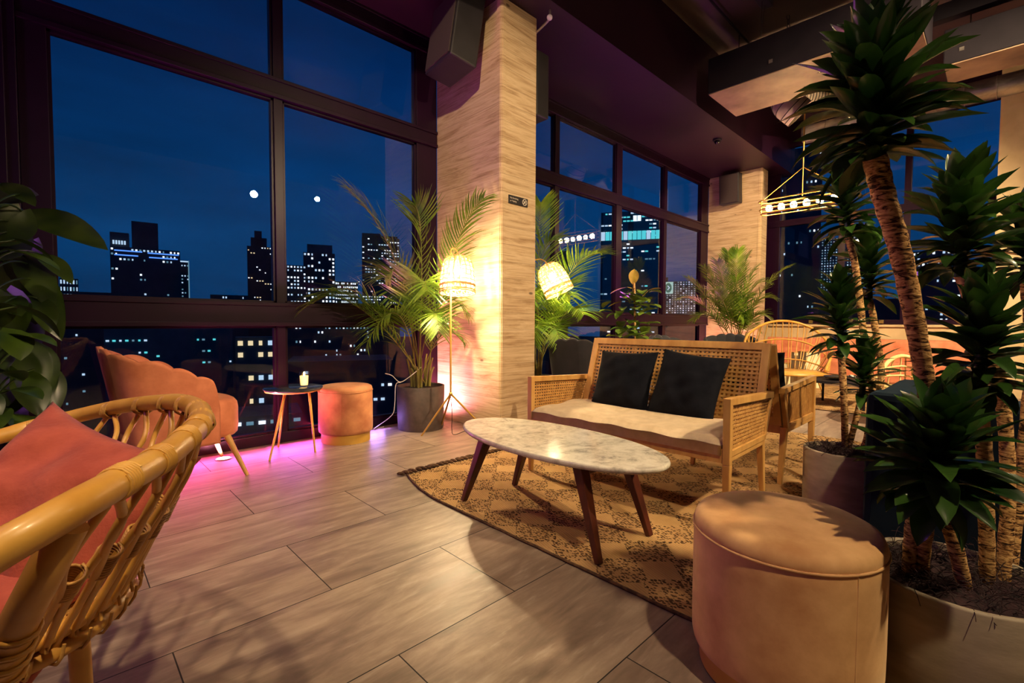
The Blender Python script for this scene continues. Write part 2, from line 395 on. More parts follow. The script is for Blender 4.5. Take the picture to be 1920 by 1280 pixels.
def pillow(name, mat, c, right, up, w, h, th, parent=None, seed=0, pinch=.07, n=26, wr=.006, **k):
    c, r, u = V(c), V(right).normalized(), V(up); u = (u - r * u.dot(r)).normalized(); nr = r.cross(u)
    rg = random.Random(seed); ph = [rg.uniform(0, 6.28) for _ in range(6)]
    def pt(a, b, s):
        x, y = a*2 - 1, b*2 - 1
        e = (1 - abs(x)**2.6) * (1 - abs(y)**2.6)
        px = x * (1 - pinch * (1 - y*y)); py = y * (1 - pinch * (1 - x*x))
        wv = wr * (math.sin(7*x + 4*y + ph[0]) + .7*math.sin(11*y - 5*x + ph[1]) + .5*math.sin(15*x*y + ph[2])) * e
        z = s * (th/2 * max(e, 0)**.62) + wv * s
        return c + r * px * w/2 + u * py * h/2 + nr * z
    b = MB(); b.grid(lambda a, q: pt(a, q, 1), n, n); b.grid(lambda a, q: pt(1 - a, q, -1), n, n)
    o = b.build(name, mat, parent)
    bm_weld(o); return o
def bm_weld(o, d=1e-4):
    import bmesh
    bm = bmesh.new(); bm.from_mesh(o.data); bmesh.ops.remove_doubles(bm, verts=bm.verts, dist=d); bm.to_mesh(o.data); bm.free(); o.data.update()

# ------------------------------------------------------------------ jute rug, fringe
def rug(name, outline_fn, x0, x1, y0, y1, label, nx=46, ny=46, fringe=None):
    b = MB(); rg = random.Random(3)
    def P(u, v, z):
        y = y0 + (y1 - y0) * v; xl = x0 + outline_fn(y); x = xl + (x1 - xl) * u
        return V((x, y, z + .0006 * (math.sin(x * 9 + y * 4) * math.sin(y * 11) - 1) if z > .004 else z))
    b.grid(lambda u, v: P(u, v, .0085), nx, ny)
    b.add([P(0, 0, .001), P(1, 0, .001), P(1, 1, .001), P(0, 1, .001)], [(3, 2, 1, 0)])
    for s in ((0, 0), (1, 0), (0, 1), (1, 1)):
        k, hi = s
        g = (lambda t, q, hi=hi: P(t, hi, .001 + .0075*q)) if k == 0 else (lambda t, q, hi=hi: P(hi, t, .001 + .0075*q))
        b.grid(g, 40, 1)
    o = b.build(name, MT['rug'])
    tag(o, label, 'rug')
    hem = MB(); hem.tube([P(0, j/60, .008) + V((-.004 + .004*rg.random(), 0, 0)) for j in range(61)], .0065, 6)
    hem.build('hem', MT['fringe'], o)
    if fringe:
        f = MB(); x = fringe[0]
        while x < fringe[1]:
            L = rg.uniform(.05, .085); a = rg.uniform(-.9, -.2); p = V((x, y1 + .002, .010)); q = p + V((math.sin(a) * L, math.cos(a) * L, -.001))
            m = (p + q) / 2 + V((rg.uniform(-.01, .01), 0, .012))
            f.tube(bez(p, m, q, 5), [.006, .011, .0125, .012, .010, .006], 6); x += rg.uniform(.03, .042)
        f.build('fringe', MT['fringe'], o)
    return o
rug('jute_rug', lambda y: (.11 * max(0, (y - 2.15) / .5)**1.6), 1.51, 4.85, -.45, 2.655,
    'large tan jute rug with speckled diamonds under the coffee table', fringe=(1.60, 4.8))
rug('jute_rug', lambda y: 0, 6.35, 9.0, -.6, 2.7, 'far sandy rug in front of the coral banquette', 10, 10)

# ------------------------------------------------------------------ cane settee
def cane_seat(name, label, cat, loc, rz, Wd, mats, arm_h=.62, arm_len=.64, back=(.50, .36, .735, .875), prefix=0, seat=True, leg_in=.0):
    """front at local x=0, depth +x; from y=0 to y=-Wd"""
    t = thing(name, label, cat, loc, rz); W = mats
    ps = .036
    for y in (-ps/2, -Wd + ps/2):                           # front posts (taper under the rail)
        b = MB(); b.hexa([V((.006, y-ps*.36, 0)), V((ps*.86, y-ps*.36, 0)), V((ps*.86, y+ps*.36, 0)), V((.006, y+ps*.36, 0))],
                         [V((0, y-ps/2, .31)), V((ps, y-ps/2, .31)), V((ps, y+ps/2, .31)), V((0, y+ps/2, .31))])
        b.box((0, y-ps/2, .31), (ps, y+ps/2, arm_h)); b.build('front_leg', W['wood'], t, bevel=.003)
    for y in (-.03, -Wd + .03):
        b = MB(); b.hexa([V((.60, y-.013, 0)), V((.626, y-.013, 0)), V((.626, y+.013, 0)), V((.60, y+.013, 0))],
                         [V((.53, y-.018, .345)), V((.575, y-.018, .345)), V((.575, y+.018, .345)), V((.53, y+.018, .345))])
        b.build('rear_leg', W['wood'], t, bevel=.003)
    b = MB()
    b.box((.004, -Wd + ps, .315), (.030, -ps, .385)); b.box((.535, -Wd + .05, .30), (.562, -.05, .365))
    for y in (-.021, -Wd + .021): b.hexa([V((.034, y-.012, .32)), V((.034, y+.012, .32)), V((.034, y+.012, .365)), V((.034, y-.012, .365))][::-1],
                                         [V((.55, y-.012, .315)), V((.55, y+.012, .315)), V((.55, y+.012, .36)), V((.55, y-.012, .36))][::-1])
    b.box((.03, -Wd + .034, .335), (.545, -.034, .352))
    b.build('seat_frame', W['wood'], t, bevel=.002)
    rear_z = arm_h - .033
    for s, y in ((0, -.018), (1, -Wd + .018)):
        a = thing('arm', None, None); a.parent = t
        b = MB(); b.bar((.03, y, arm_h - .017), (arm_len, y, rear_z - .017), .036, .034)
        b.bar((arm_len - .014, y, rear_z - .03), (.555, y, .345), .026, .026); b.bar((.03, y, .36), (.56, y, .355), .026, .03)
        b.build('arm_rail', W['wood'], a, bevel=.002)
        c = MB(); cane_panel(c, quad((.036, y, .375), (.552, y, .37), (arm_len - .03, y, rear_z - .034), (.036, y, arm_h - .034)), 24, 11, .0120, .0120)
        c.build('cane_panel', W['cane'], a)
    x0, z0, x1, z1 = back; sw = .044
    bk = thing('backrest', None, None); bk.parent = t
    b = MB(); n_ = V((z1 - z0, 0, -(x1 - x0))).normalized()
    for y in (-.058, -Wd + .058): b.bar((x0, y, z0), (x1, y, z1), sw, .030, up=n_)
    dv = (V((x1, 0, z1)) - V((x0, 0, z0))).normalized()
    for q, hgt in ((V((x1, 0, z1)) - dv * .02, .046), (V((x0, 0, z0)) + dv * .03, .05)):
        b.bar(q + V((0, -.06, 0)), q + V((0, -Wd + .06, 0)), hgt, .029, up=n_)
    b.build('back_frame', W['wood'], bk, bevel=.003)
    def BP(u, v):
        s_, e_ = V((x0, 0, z0)) + dv * .055, V((x1, 0, z1)) - dv * .043
        return (s_ * (1 - v) + e_ * v) + V((0, -.08 + u * (-Wd + .16), 0)) - n_ * .002
    nb = int((Wd - .16) / .0275)
    c = MB(); cane_panel(c, BP, nb, 17, .0135, .0135); c.build('cane_panel', W['cane'], bk)
    c = MB()
    for i in range(nb // 9 + 1): pass
    if seat:
        b = MB(); th = .085
        def S(u, v, top):
            x = -.004 + .535*u; y = -.042 - (Wd - .084)*v
            eu, ev = min(u, 1-u), min(v, 1-v); rd = (1 - max(0, 1 - eu/.07)**4) * (1 - max(0, 1 - ev/.03)**4)
            tuft = .012 * (math.cos(u*2*PI*2)*.5 + .5) * (math.cos(v*2*PI*5)*.5 + .5) + .004*math.sin(9*v + 5*u)
            z = .354 + (th - tuft*.9) * (.66 + .34*rd) if top else .3535
            return V((x, y, z))
        b.grid(lambda u, v: S(u, v, True), 26, 60)
        b.grid(lambda u, v: S(u, v, False), 26, 60)
        for k, hi in ((0, 0), (1, 0), (0, 1), (1, 1)):
            g = (lambda a, q, hi=hi: S(a, hi, True)*q + S(a, hi, False)*(1-q)) if k == 0 else (lambda a, q, hi=hi: S(hi, a, True)*q + S(hi, a, False)*(1-q))
            b.grid(g, 26 if k == 0 else 60, 1)
        o = b.build('seat_cushion', W['seat'], t); bm_weld(o)
        tag(o, 'cream tufted seat cushion')
    return t
W1 = {'wood': MT['oak'], 'cane': MT['cane'], 'seat': MT['canvas']}
settee = cane_seat('cane_settee', 'light oak settee with woven cane back and arms behind the marble table', 'settee', (2.256, 2.185, 0.0088), R(1.7), 1.307, W1, arm_h=.632, arm_len=.682, back=(.575, .36, .733, .872))
chair2 = cane_seat('cane_armchair', 'single cane armchair seen from behind beside the settee, facing the planter', 'armchair', (3.815, .885, .0088), R(179.3), .62, W1, arm_h=.632, arm_len=.66, back=(.575, .36, .725, .865))

def settee_pt(x, y, z):
    c, s = math.cos(R(1.7)), math.sin(R(1.7)); return V((2.256 + x*c - y*s, 2.185 + x*s + y*c, z))
def settee_vec(x, y, z):
    c, s = math.cos(R(1.7)), math.sin(R(1.7)); return V((x*c - y*s, x*s + y*c, z))
tag(pillow('throw_cushion', MT['black_velvet'], settee_pt(.500, -.425, .612), settee_vec(0, -1, 0.02), settee_vec(.42, .10, 1), .44, .42, .15, seed=1),
    'left black velvet cushion leaning on the settee back', 'cushion', 'black cushions on the settee')
tag(pillow('throw_cushion', MT['black_velvet'], settee_pt(.490, -.872, .612), settee_vec(-.04, -1, -.09), settee_vec(.42, .02, 1), .43, .44, .15, seed=2),
    'right black velvet cushion leaning on the settee back, nearer the armchair', 'cushion', 'black cushions on the settee')
tag(pillow('throw_cushion', MT['black_velvet'], (3.40, 1.17, .63), (0, -1, 0), (-.36, 0, 1), .44, .40, .15, seed=5),
    'black cushion standing in the cane armchair behind the settee', 'cushion')

# ------------------------------------------------------------------ marble coffee table
t = thing('coffee_table', 'oval marble-topped coffee table with four walnut legs on the rug', 'table', (1.819, 1.589, .0088), R(-1.7))
b = MB(); A, B_ = .644, .289
ring = lambda k, z: [V((B_*k*math.copysign(abs(math.cos(a))**.96, math.cos(a)), A*k*math.copysign(abs(math.sin(a))**.96, math.sin(a)), z)) for a in [2*PI*i/96 for i in range(96)]]
b.loft([ring(.975, .374), ring(.992, .379), ring(1.0, .386), ring(1.0, .393), ring(.994, .399), ring(.982, .4005)], True)
b.build('table_top', MT['marble'], t)
ap = MB()
for sy in (-1, 1): ap.bar((-.19, sy*.33, .345), (.19, sy*.33, .345), .03, .05)
for sx in (-1, 1): ap.bar((sx*.10, -.36, .355), (sx*.10, .36, .355), .026, .035)
ap.build('apron', MT['walnut'], t, bevel=.003)
for sx, sy in ((-1, -1), (1, -1), (-1, 1), (1, 1)):
    f = V((sx*.192 + (-.03), sy*.465 - .012, 0)); p = V((sx*.165, sy*.325, .373))
    MB().bar(f, p, .026, .030, up=(sx, 0, .2), w2=.05, h2=.06).build('leg', MT['walnut'], t, bevel=.004)

# ------------------------------------------------------------------ poufs
def pouf(name, label, c, r, h, base_r, base_h, mat, base_mat, zb=0.0):
    t = thing(name, label, 'pouf', (c[0], c[1], zb))
    b = MB(); rd = .035
    prof = [(r*.93, base_h + .002), (r*.985, base_h + .012), (r, base_h + .03)]
    prof += [(r*1.004, base_h + (h - base_h)*k) for k in (.25, .5, .75)] + [(r, h - .052), (r*.994, h - .047)]
    b.lathe(prof, 72, capt=False); b.build('side_upholstery', mat, t)
    b = MB(); b.lathe([(r*.994, h - .047), (r*1.0, h - .042), (r*.995, h - .030), (r*.965, h - .014), (r*.88, h - .004), (r*.6, h + .002), (.01, h + .004)], 72, capb=False)
    b.build('seat_pad', mat, t)
    pp = MB(); pp.tube([V((r*1.004*math.cos(2*PI*i/72), r*1.004*math.sin(2*PI*i/72), h - .047)) for i in range(72)], .0035, 6, closed=True)
    sd = V((-.55, -.83, 0)).normalized()
    for q in (sd, -sd): pp.tube([V((q.x*r*1.002, q.y*r*1.002, base_h + .02 + (h - base_h - .07)*k/6)) for k in range(7)], .0018, 5)
    pp.build('piping', mat, t)
    b = MB(); b.lathe([(base_r, 0), (base_r, base_h*.5), (base_r, base_h + .004)], 72); b.build('base', base_mat, t, bevel=.003)
    return t
pouf('pouf', 'large tan velvet pouf in front, beside the big planter', (1.475, .412), .237, .448, .215, .055, MT['tan_velvet'], MT['brass_paint'], .0088)
pouf('pouf', 'small rust velvet pouf with gold base by the window', (1.75, 3.835), .218, .47, .197, .075, MT['rust_velvet'], MT['brass_paint'])

# ------------------------------------------------------------------ round side table + candle
t = thing('side_table', 'small round dark-topped side table with three brass legs by the window', 'table', (1.33, 3.845, 0))
b = MB(); b.lathe([(.205, .468), (.214, .474), (.216, .482), (.212, .487), (.01, .488)], 64); b.build('table_top', simple('dark_marble', srgb(70, 74, 84), srgb(40, 44, 54), .12, scale=9, detail=8), t)
b = MB(); b.lathe([(.17, .452), (.203, .460), (.206, .468)], 64); b.build('rim', MT['brass_paint'], t)
for f, p in (((-.255, -.235), (-.09, -.08)), ((.075, -.225), (.085, -.09)), ((-.08, .125), (-.04, .08))):
    MB().tube([(f[0], f[1], 0), (p[0], p[1], .455)], [.007, .010], 12).build('leg', MT['brass_paint'], t)
t = thing('candle_holder', 'lit candle in a clear glass tumbler on the side table', 'candle', (1.395, 3.80, .4885))
gl = NT('clear_glass'); gl = gl.surf(gl.n('MixShader', {0: gl.mth('MULTIPLY', gl.n('LayerWeight', {'Blend': .5}).outputs['Facing'], .5), 1: gl.n('BsdfTransparent').outputs[0], 2: gl.n('BsdfGlossy', {'Roughness': .04}).outputs[0]}).outputs[0])
b = MB(); b.lathe([(.030, .0), (.032, .03), (.038, .118), (.035, .118), (.030, .034), (.0275, .012), (.001, .012)], 32, capt=False); b.build('glass_tumbler', gl, t)
wx = NT('candle_wax'); p = wx.n('BsdfPrincipled', {'Base Color': srgb(255, 236, 200), 'Roughness': .5, 'Emission Color': srgb(255, 200, 120), 'Emission Strength': 2.6}); wx = wx.surf(p.outputs[0])
MB().lathe([(.027, .0125), (.0295, .05), (.032, .086), (.001, .084)], 28).build('wax', wx, t)
MB().ball((0, 0, .100), .009, 8, (.7, .7, 1.9)).build('flame', emis('candle_flame', srgb(255, 190, 90), 60), t)

# ------------------------------------------------------------------ scalloped velvet armchair (shell of rounded lobes)
def scallop_chair(name, label, loc, rz, mat, leg_mat, s=1.0, group=None):
    """faces local +X; width along Y"""
    t = thing(name, label, 'armchair', loc, rz, group)
    hw, L = .31*s, .66*s
    # plan path of the shell: from the near arm front, round the back, to the far arm front
    path = spline([V((x*s, sy*hw*k, 0)) for x, k, sy in ((.315, .98, -1), (.16, 1.02, -1), (.02, 1.0, -1), (-.085, .86, -1), (-.125, .48, -1), (-.135, 0, 1), (-.125, .48, 1), (-.085, .86, 1), (.02, 1.0, 1), (.16, 1.02, 1), (.315, .98, 1))], 12)
    cum = [0]
    for a, b_ in zip(path[:-1], path[1:]): cum.append(cum[-1] + (b_ - a).length)
    T = cum[-1]; lob = 11
    def pos(u):
        d = u*T
        for i in range(len(cum)-1):
            if cum[i+1] >= d or i == len(cum)-2:
                f = (d - cum[i]) / max(1e-9, cum[i+1] - cum[i]); p = path[i].lerp(path[i+1], f); tg = (path[i+1] - path[i]).normalized(); return p, V((-tg.y, tg.x, 0))
    z0 = .235*s
    def top(u):
        e = abs(u*2 - 1)                                     # 0 at back centre, 1 at arm fronts
        base = (.838 - .235 * e**1.75) * s
        ph = (u*lob) % 1.0
        front = max(0, (e - .93) / .07)
        return base + .026*s * (abs(math.sin(PI*ph))**.62) - .014*s - .13*s*front**2.4
    def outer(u, v, k):
        p, n = pos(u); z = z0 + (top(u) - z0)*v; e = abs(u*2 - 1)
        flare = (.105 * v * (1 - e**1.6*.95)) * s                # the back leans outwards as it rises
        puff = .0012*s * abs(math.sin(PI*((u*lob) % 1.0)))**.6 * v
        th = .052*s * (1 - .25*v) * (math.sin(PI*min(1, (1 - v)/.05 + .25)/2)**.6 if v > .95 else 1)
        d = n * (flare + (puff if k == 0 else -puff - th))
        return V((p.x, p.y, z)) + d
    nu, nv = 150, 24
    b = MB(); b.grid(lambda u, v: outer(u, v, 0), nu, nv); b.grid(lambda u, v: outer(1-u, v, 1), nu, nv)
    b.grid(lambda u, v: outer(u, 1, 0).lerp(outer(u, 1, 1), v), nu, 1); b.grid(lambda u, v: outer(1-u, 0, 0).lerp(outer(1-u, 0, 1), v), nu, 1)
    for uu in (0, 1): b.grid(lambda a, v, uu=uu: outer(uu, v, 0).lerp(outer(uu, v, 1), a if uu == 0 else 1-a), 1, nv)
    o = b.build('backrest', mat, t); bm_weld(o, 1e-4)
    b = MB()                                                  # seat: rounded D cushion that sticks out at the front
    def seatring(k, z):
        pts = []
        for i in range(64):
            a = 2*PI*i/64; cx, sy = math.cos(a), math.sin(a)
            pts.append(V(((L*.24 + L*.475*k*math.copysign(abs(cx)**.62, cx)), (hw - .045*s)*k*math.copysign(abs(sy)**.62, sy), z)))
        return pts
    b.loft([seatring(.94, .255*s), seatring(.985, .27*s), seatring(1.0, .31*s), seatring(1.0, .43*s), seatring(.985, .465*s), seatring(.93, .488*s), seatring(.80, .500*s), seatring(.4, .504*s)], True)
    b.build('seat', mat, t)
    for (fx, fy), (px, py) in (((L*.70, -hw*.98), (L*.56, -hw*.72)), ((L*.70, hw*.98), (L*.56, hw*.72)), ((-L*.26, -hw*.75), (-L*.10, -hw*.5)), ((-L*.26, hw*.75), (-L*.10, hw*.5))):
        MB().tube([(fx, fy, 0), (px, py, .262*s)], [.011*s, .021*s], 14).build('leg', leg_mat, t)
    return t
scallop_chair('scallop_armchair', 'coral velvet armchair with a scalloped shell back beside the window', (.405, 3.675, 0), R(1), MT['coral'], MT['oak'], 1.0)
MT['charcoal_velvet'] = simple('charcoal_velvet', srgb(30, 30, 40), srgb(20, 20, 30), .8, scale=9, sheen=.25, bump=.1)
scallop_chair('scallop_armchair', 'dark scalloped velvet chair nearest the first pillar, behind the settee', (3.93, 3.02, 0), R(12), MT['charcoal_velvet'], MT['walnut'], 1.0)
scallop_chair('scallop_armchair', 'dark scalloped velvet chair in front of the fiddle-leaf plant', (5.72, 2.95, 0), R(-100), MT['charcoal_velvet'], MT['walnut'], 1.0)
scallop_chair('scallop_armchair', 'dark scalloped velvet chair in front of the far palm', (7.35, 2.85, 0), R(200), MT['charcoal_velvet'], MT['walnut'], 1.0)

# ------------------------------------------------------------------ navy sofa seen from behind
t = thing('velvet_sofa', 'dark navy velvet sofa seen from behind, next to the big planter', 'sofa', (2.27, -.62, 0))
def soft(b, lo, hi): b.box(lo, hi)
b = MB(); b.box((0, -.98, .09), (.16, .98, .735)); b.build('backrest', MT['navy'], t, bevel=.028)
for y0, y1 in ((-.98, -.82), (.82, .98)):
    b = MB(); b.box((.162, y0, .09), (.86, y1, .72)); b.build('arm', MT['navy'], t, bevel=.028)
b = MB(); b.box((.162, -.818, .09), (.86, .818, .30)); b.build('seat_base', MT['navy'], t, bevel=.02)
for y0, y1 in ((-.815, -.005), (.005, .815)):
    b = MB(); b.box((.165, y0, .302), (.88, y1, .45)); b.build('seat_cushion', MT['navy'], t, bevel=.04)
for x in (.08, .80):
    for y in (-.9, .9): MB().tube([(x, y, 0), (x, y, .10)], [.015, .022], 12).build('leg', MT['walnut'], t)

# ------------------------------------------------------------------ rattan tub chair in the left foreground
def wrap(b, pts, r, turns, n=5, thick=.0022, spread=.5):
    """lashing: coils round a short stretch of pole pts[0]->pts[1]"""
    p, q = V(pts[0]), V(pts[1]); d = (q - p).normalized(); u = d.orthogonal().normalized(); w = d.cross(u)
    L = (q - p).length; N = turns*14
    b.tube([p + d*L*(i/N) + (u*math.cos(2*PI*turns*i/N) + w*math.sin(2*PI*turns*i/N))*(r + thick*.6) for i in range(N + 1)], thick, 5)
rim_pts = [at(x, y, D) for x, y, D in ((-150, 1120, .46), (0, 1030, .50), (80, 985, .53), (150, 945, .57), (230, 900, .65), (300, 860, .75), (345, 826, .84), (374, 795, .95), (374, 770, 1.07), (345, 755, 1.19), (295, 754, 1.31), (219, 763, 1.42), (130, 783, 1.46), (60, 800, 1.42), (0, 818, 1.36), (-120, 850, 1.25))]
cc = sum(rim_pts, V()) / len(rim_pts); cc = V((-.09, 1.36, 0))
t = thing('rattan_tub_chair', 'honey rattan tub chair with lashed loops in the left foreground', 'armchair', (cc.x, cc.y, 0))
O = V((cc.x, cc.y, 0)); L_ = lambda p: V(p) - O
rim = spline([L_(p) for p in rim_pts], 8)
MB().tube(rim, .0215, 16).build('top_rail', MT['rattan'], t)
for k in (30, 38, 47, 53):                        # bamboo nodes on the rail
    nd = MB(); p, q = rim[k], rim[k+1]; d = (q - p).normalized()
    wrap(nd, (p, p + d*.034), .0208, 6, thick=.0024)
    nd.build('node_binding', MT['rattan'], t)
def low(a, rx=.215, ry=.275, z=.47): return V((rx*math.cos(a) - .015, ry*math.sin(a) - .01, z))
lowring = [low(2*PI*i/72) for i in range(72)]
for nm, zz, kk in (('seat_hoop', 0, 1.0), ('lower_hoop', -.035, .985)):
    MB().tube([V((p.x*kk, p.y*kk, p.z + zz)) for p in lowring], .0155, 12, closed=True).build(nm, MT['rattan'], t)
lash = MB()
for i in range(72):
    if i % 2 == 0:
        p, q = lowring[i], lowring[(i+1) % 72]; d = (q - p).normalized(); m = (p + q)/2 - V((0, 0, .0175)); u = V((0, 0, 1)); w_ = d.cross(u)
        lash.tube([m + d*(j/10 - .5)*.024 + u*math.sin(2*PI*j/10)*.037 + w_*math.cos(2*PI*j/10)*.019 for j in range(11)], .003, 5)
lash.build('hoop_wicker', MT['rattan_dark'], t)
# looped spindles between rail and hoop: each a pair of canes rising together, then parting to the neighbouring lashings
ks = [30, 38, 46, 53, 59, 65, 71, 77, 83, 89, 96, 104]
for i, k in enumerate(ks):
    p = rim[k]; a = math.atan2(p.y / .275, p.x / .215); f = low(a)
    side = (rim[min(k+3, len(rim)-1)] - rim[max(k-3, 0)]).normalized()
    sp = MB()
    for s in (-1, 1):
        tp = p + side*s*.014 - V((0, 0, .020)); f2 = f + V((-math.sin(a)*.215, math.cos(a)*.275, 0)).normalized() * s * .012
        out = V((math.cos(a), math.sin(a), 0)) * .035
        m1 = f2*.62 + tp*.38 + out*.3 - side*s*.004; m2 = f2*.25 + tp*.75 + out*.35 + side*s*.040
        sp.tube(spline([f2 + V((0, 0, -.02)), m1, m2, tp], 6), .0068, 8)
    sp.build('spindle', MT['rattan'], t)
    bd = MB(); rl = MB(); c0 = f*.55 + p*.45 + V((math.cos(a), math.sin(a), 0))*.010; dd = (p - f).normalized()
    wrap(bd, (c0 - dd*.030, c0 + dd*.026), .0140, 9, thick=.0026)
    for o in (-2.4, -1.45, -.5, .5, 1.45, 2.4):                          # lashing over the rail
        q = p + side*(.0046*o) ; e = V((0, 0, 1)); sd = side.cross(e).normalized()
        rl.tube([q + (e*math.sin(2*PI*j/16) + sd*math.cos(2*PI*j/16))*(.0226 + (.004 if math.sin(2*PI*j/16) < -.3 else 0)) - e*(.003) for j in range(16)], .0022, 5, closed=True)
    bd.build('binding_wicker', MT['rattan_dark'], t); (rl.build('rail_wicker', MT['rattan_dark'], t) if k >= 55 else None)
# heavy front post of the near arm, legs, seat
MB().tube(spline([L_(at(-10, 1300, .60)), L_(at(30, 1180, .575)), L_(at(80, 1080, .56)), L_(at(130, 985, .565))], 6), .020, 14).build('arm_post', MT['rattan'], t)
for sx, sy in ((1, 1), (1, -1), (-1, 1), (-1, -1)):
    MB().tube([(sx*.13 - .015, sy*.17, 0), (sx*.12 - .015, sy*.16, .46)], .017, 12).build('leg', MT['rattan'], t)
b = MB(); b.lathe([(.205, .462), (.21, .475), (.208, .485), (.01, .488)], 48)
o = b.build('seat', MT['rattan_dark'], t); o.scale = (1.0, 1.28, 1)
b = MB(); b.lathe([(.20, .489), (.212, .50), (.214, .53), (.20, .548), (.13, .556), (.01, .558)], 48); o = b.build('seat_cushion', MT['coral_linen'], t); o.scale = (.92, 1.24, 1)
ap_ = [L_(at(-10, 1300, .60)), L_(at(30, 1180, .575))]
for k in range(4):
    wb = MB(); q0, q1 = ap_[0].lerp(ap_[1], .30 + .22*k), ap_[0].lerp(ap_[1], .38 + .22*k); wrap(wb, (q0, q1), .0205, 2, thick=.0028); wb.build('post_binding', MT['rattan'], t)
# coral scatter cushion leaning in the chair
A0, A1, A2 = at(112, 758, 1.10), at(240, 935, .86), at(95, 1290, .74)
up_ = (A0 - A2); 
tag(pillow('throw_cushion', MT['coral_linen'], at(28, 1040, .92), at(300, 1060, .90) - at(-60, 900, 1.0), A0 - at(40, 1190, .84), .43, .56, .20, seed=9, pinch=.10, n=44, wr=.015),
    'coral linen cushion leaning in the rattan tub chair', 'cushion')
# ------------------------------------------------------------------ plants
def leaf_mat(name, c1, c2, rough=.35, trans=.35, scale=8, spec=.5, vein=None):
    t = NT(name); co = t.coord('Object')
    c = t.ramp(t.noise(co, scale, 3), [(.35, c1), (.65, c2)])
    p = t.n('BsdfPrincipled', {'Base Color': c, 'Roughness': rough, 'Specular IOR Level': spec})
    tl = t.n('BsdfTranslucent', {'Color': c})
    mx = t.n('MixShader', {0: trans, 1: p.outputs[0], 2: tl.outputs[0]})
    return t.surf(mx.outputs[0])
MT['palm_leaf'] = leaf_mat('palm_leaflet', srgb(132, 160, 46), srgb(86, 124, 34), .40, .42)
MT['palm_leaf_dark'] = leaf_mat('palm_leaflet_dark', srgb(66, 100, 34), srgb(40, 70, 24), .45, .3)
MT['palm_stem'] = simple('palm_stem', srgb(150, 146, 70), srgb(112, 92, 50), .5, scale=14, stretch=(1, 1, .3))
MT['dracaena_leaf'] = leaf_mat('dracaena_leaf', srgb(56, 90, 33), srgb(26, 52, 22), .23, .12, 5, .6)
MT['pothos_leaf'] = leaf_mat('pothos_leaf', srgb(58, 78, 22), srgb(26, 44, 15), .30, .15, 7)
MT['fiddle_leaf'] = leaf_mat('fiddle_leaf', srgb(128, 150, 52), srgb(74, 108, 40), .4, .2, 9)
MT['yellow_leaf'] = leaf_mat('yellow_leaf', srgb(170, 150, 50), srgb(140, 118, 36), .5, .3, 9)
def mat_bark():
    t = NT('dracaena_bark'); co = t.coord('Object')
    n = t.noise(t.n('Mapping', {'Vector': co, 'Scale': (14, 14, 46)}).outputs[0], 2.2, 4, .6, 1.3)
    c = t.ramp(n, [(.40, srgb(44, 26, 16)), (.47, srgb(150, 108, 66)), (.58, srgb(206, 164, 108)), (.75, srgb(222, 186, 132))])
    return t.surf(t.pbr(c, .8, 0, .2, t.bump(n, .8, .006)))
MT['bark'] = mat_bark()
MT['moss'] = simple('dark_moss', srgb(52, 24, 30), srgb(22, 10, 16), .95, scale=50, bump=.6, bscale=90, dist=.01)
MT['planter'] = simple('grey_concrete', srgb(164, 150, 130), srgb(140, 128, 110), .6, scale=8, stretch=(1, 1, 3), bump=.08, bscale=60)
MT['planter_dark'] = simple('dark_stone_pot', srgb(92, 80, 76), srgb(74, 64, 62), .65, scale=14, detail=8, bump=.2, bscale=90)
MT['soil'] = simple('potting_soil', srgb(48, 34, 26), srgb(26, 18, 14), .95, scale=60, bump=.6)

def strap_leaf(b, base, d, up, L, w, droop, fold=.35, seg=6, m=0, tw=0.0):
    """arching strap leaf: starts at base along d, bends down by droop"""
    d = V(d).normalized(); s = d.cross(V(up)); s = s.normalized() if s.length > 1e-4 else d.orthogonal().normalized()
    n = s.cross(d); p = V(base); rows = []; ang = 0.0
    for i in range(seg + 1):
        t = i / seg
        ww = w * (math.sin(PI * min(1, (t*.86 + .14))**.9))**.75 if t < 1 else 0
        dd = (d * math.cos(ang) - n * math.sin(ang))
        nn = (n * math.cos(ang) + d * math.sin(ang))
        sc_ = s * math.cos(tw*t) + nn * math.sin(tw*t)
        rows.append((p - sc_ * ww/2 + nn * ww * fold * .5, p - nn*.0004, p + sc_ * ww/2 + nn * ww * fold * .5))
        p = p + dd * (L / seg); ang += droop / seg
    vs = [q for r in rows for q in r]; fs = []
    for i in range(seg):
        a = i*3; fs += [(a, a+1, a+4, a+3), (a+1, a+2, a+5, a+4)]
    b.add(vs, fs, True, m)

def dracaena_crown(name, parent, base, axis, length, nleaf, L, w, seed, mat=None):
    rg = random.Random(seed); b = MB(); ax = V(axis).normalized(); u = ax.orthogonal().normalized(); v_ = ax.cross(u); base = V(base)
    for i in range(nleaf):
        t = (i + .5) / nleaf                                    # 0 bottom .. 1 top
        a = i * 2.39996 + rg.uniform(-.25, .25)
        tilt = R(88) * (1 - t)**.95 + R(8) + rg.uniform(-.26, .26)   # from the stem axis
        rd = u * math.cos(a) + v_ * math.sin(a)
        d = ax * math.cos(tilt) + rd * math.sin(tilt)
        p = base + ax * (length * t) + rd * .008
        w_k = 1.22; ll = L * (.72 + .35 * math.sin(PI * min(1, t*.9 + .1))) * rg.uniform(.82, 1.12)
        upv = ax if tilt > .3 else -rd
        strap_leaf(b, p, d, ax if abs(d.dot(ax)) < .98 else rd, ll, w * w_k * rg.uniform(.85, 1.15), rg.uniform(.15, 1.25) * (1.2 - t*.7), .3, 6, 0, rg.uniform(-.5, .5))
    b.tube([base - ax * .015, base + ax * length * .5, base + ax * length], [.017, .013, .006], 8)
    return b.build(name, mat or MT['dracaena_leaf'], parent)
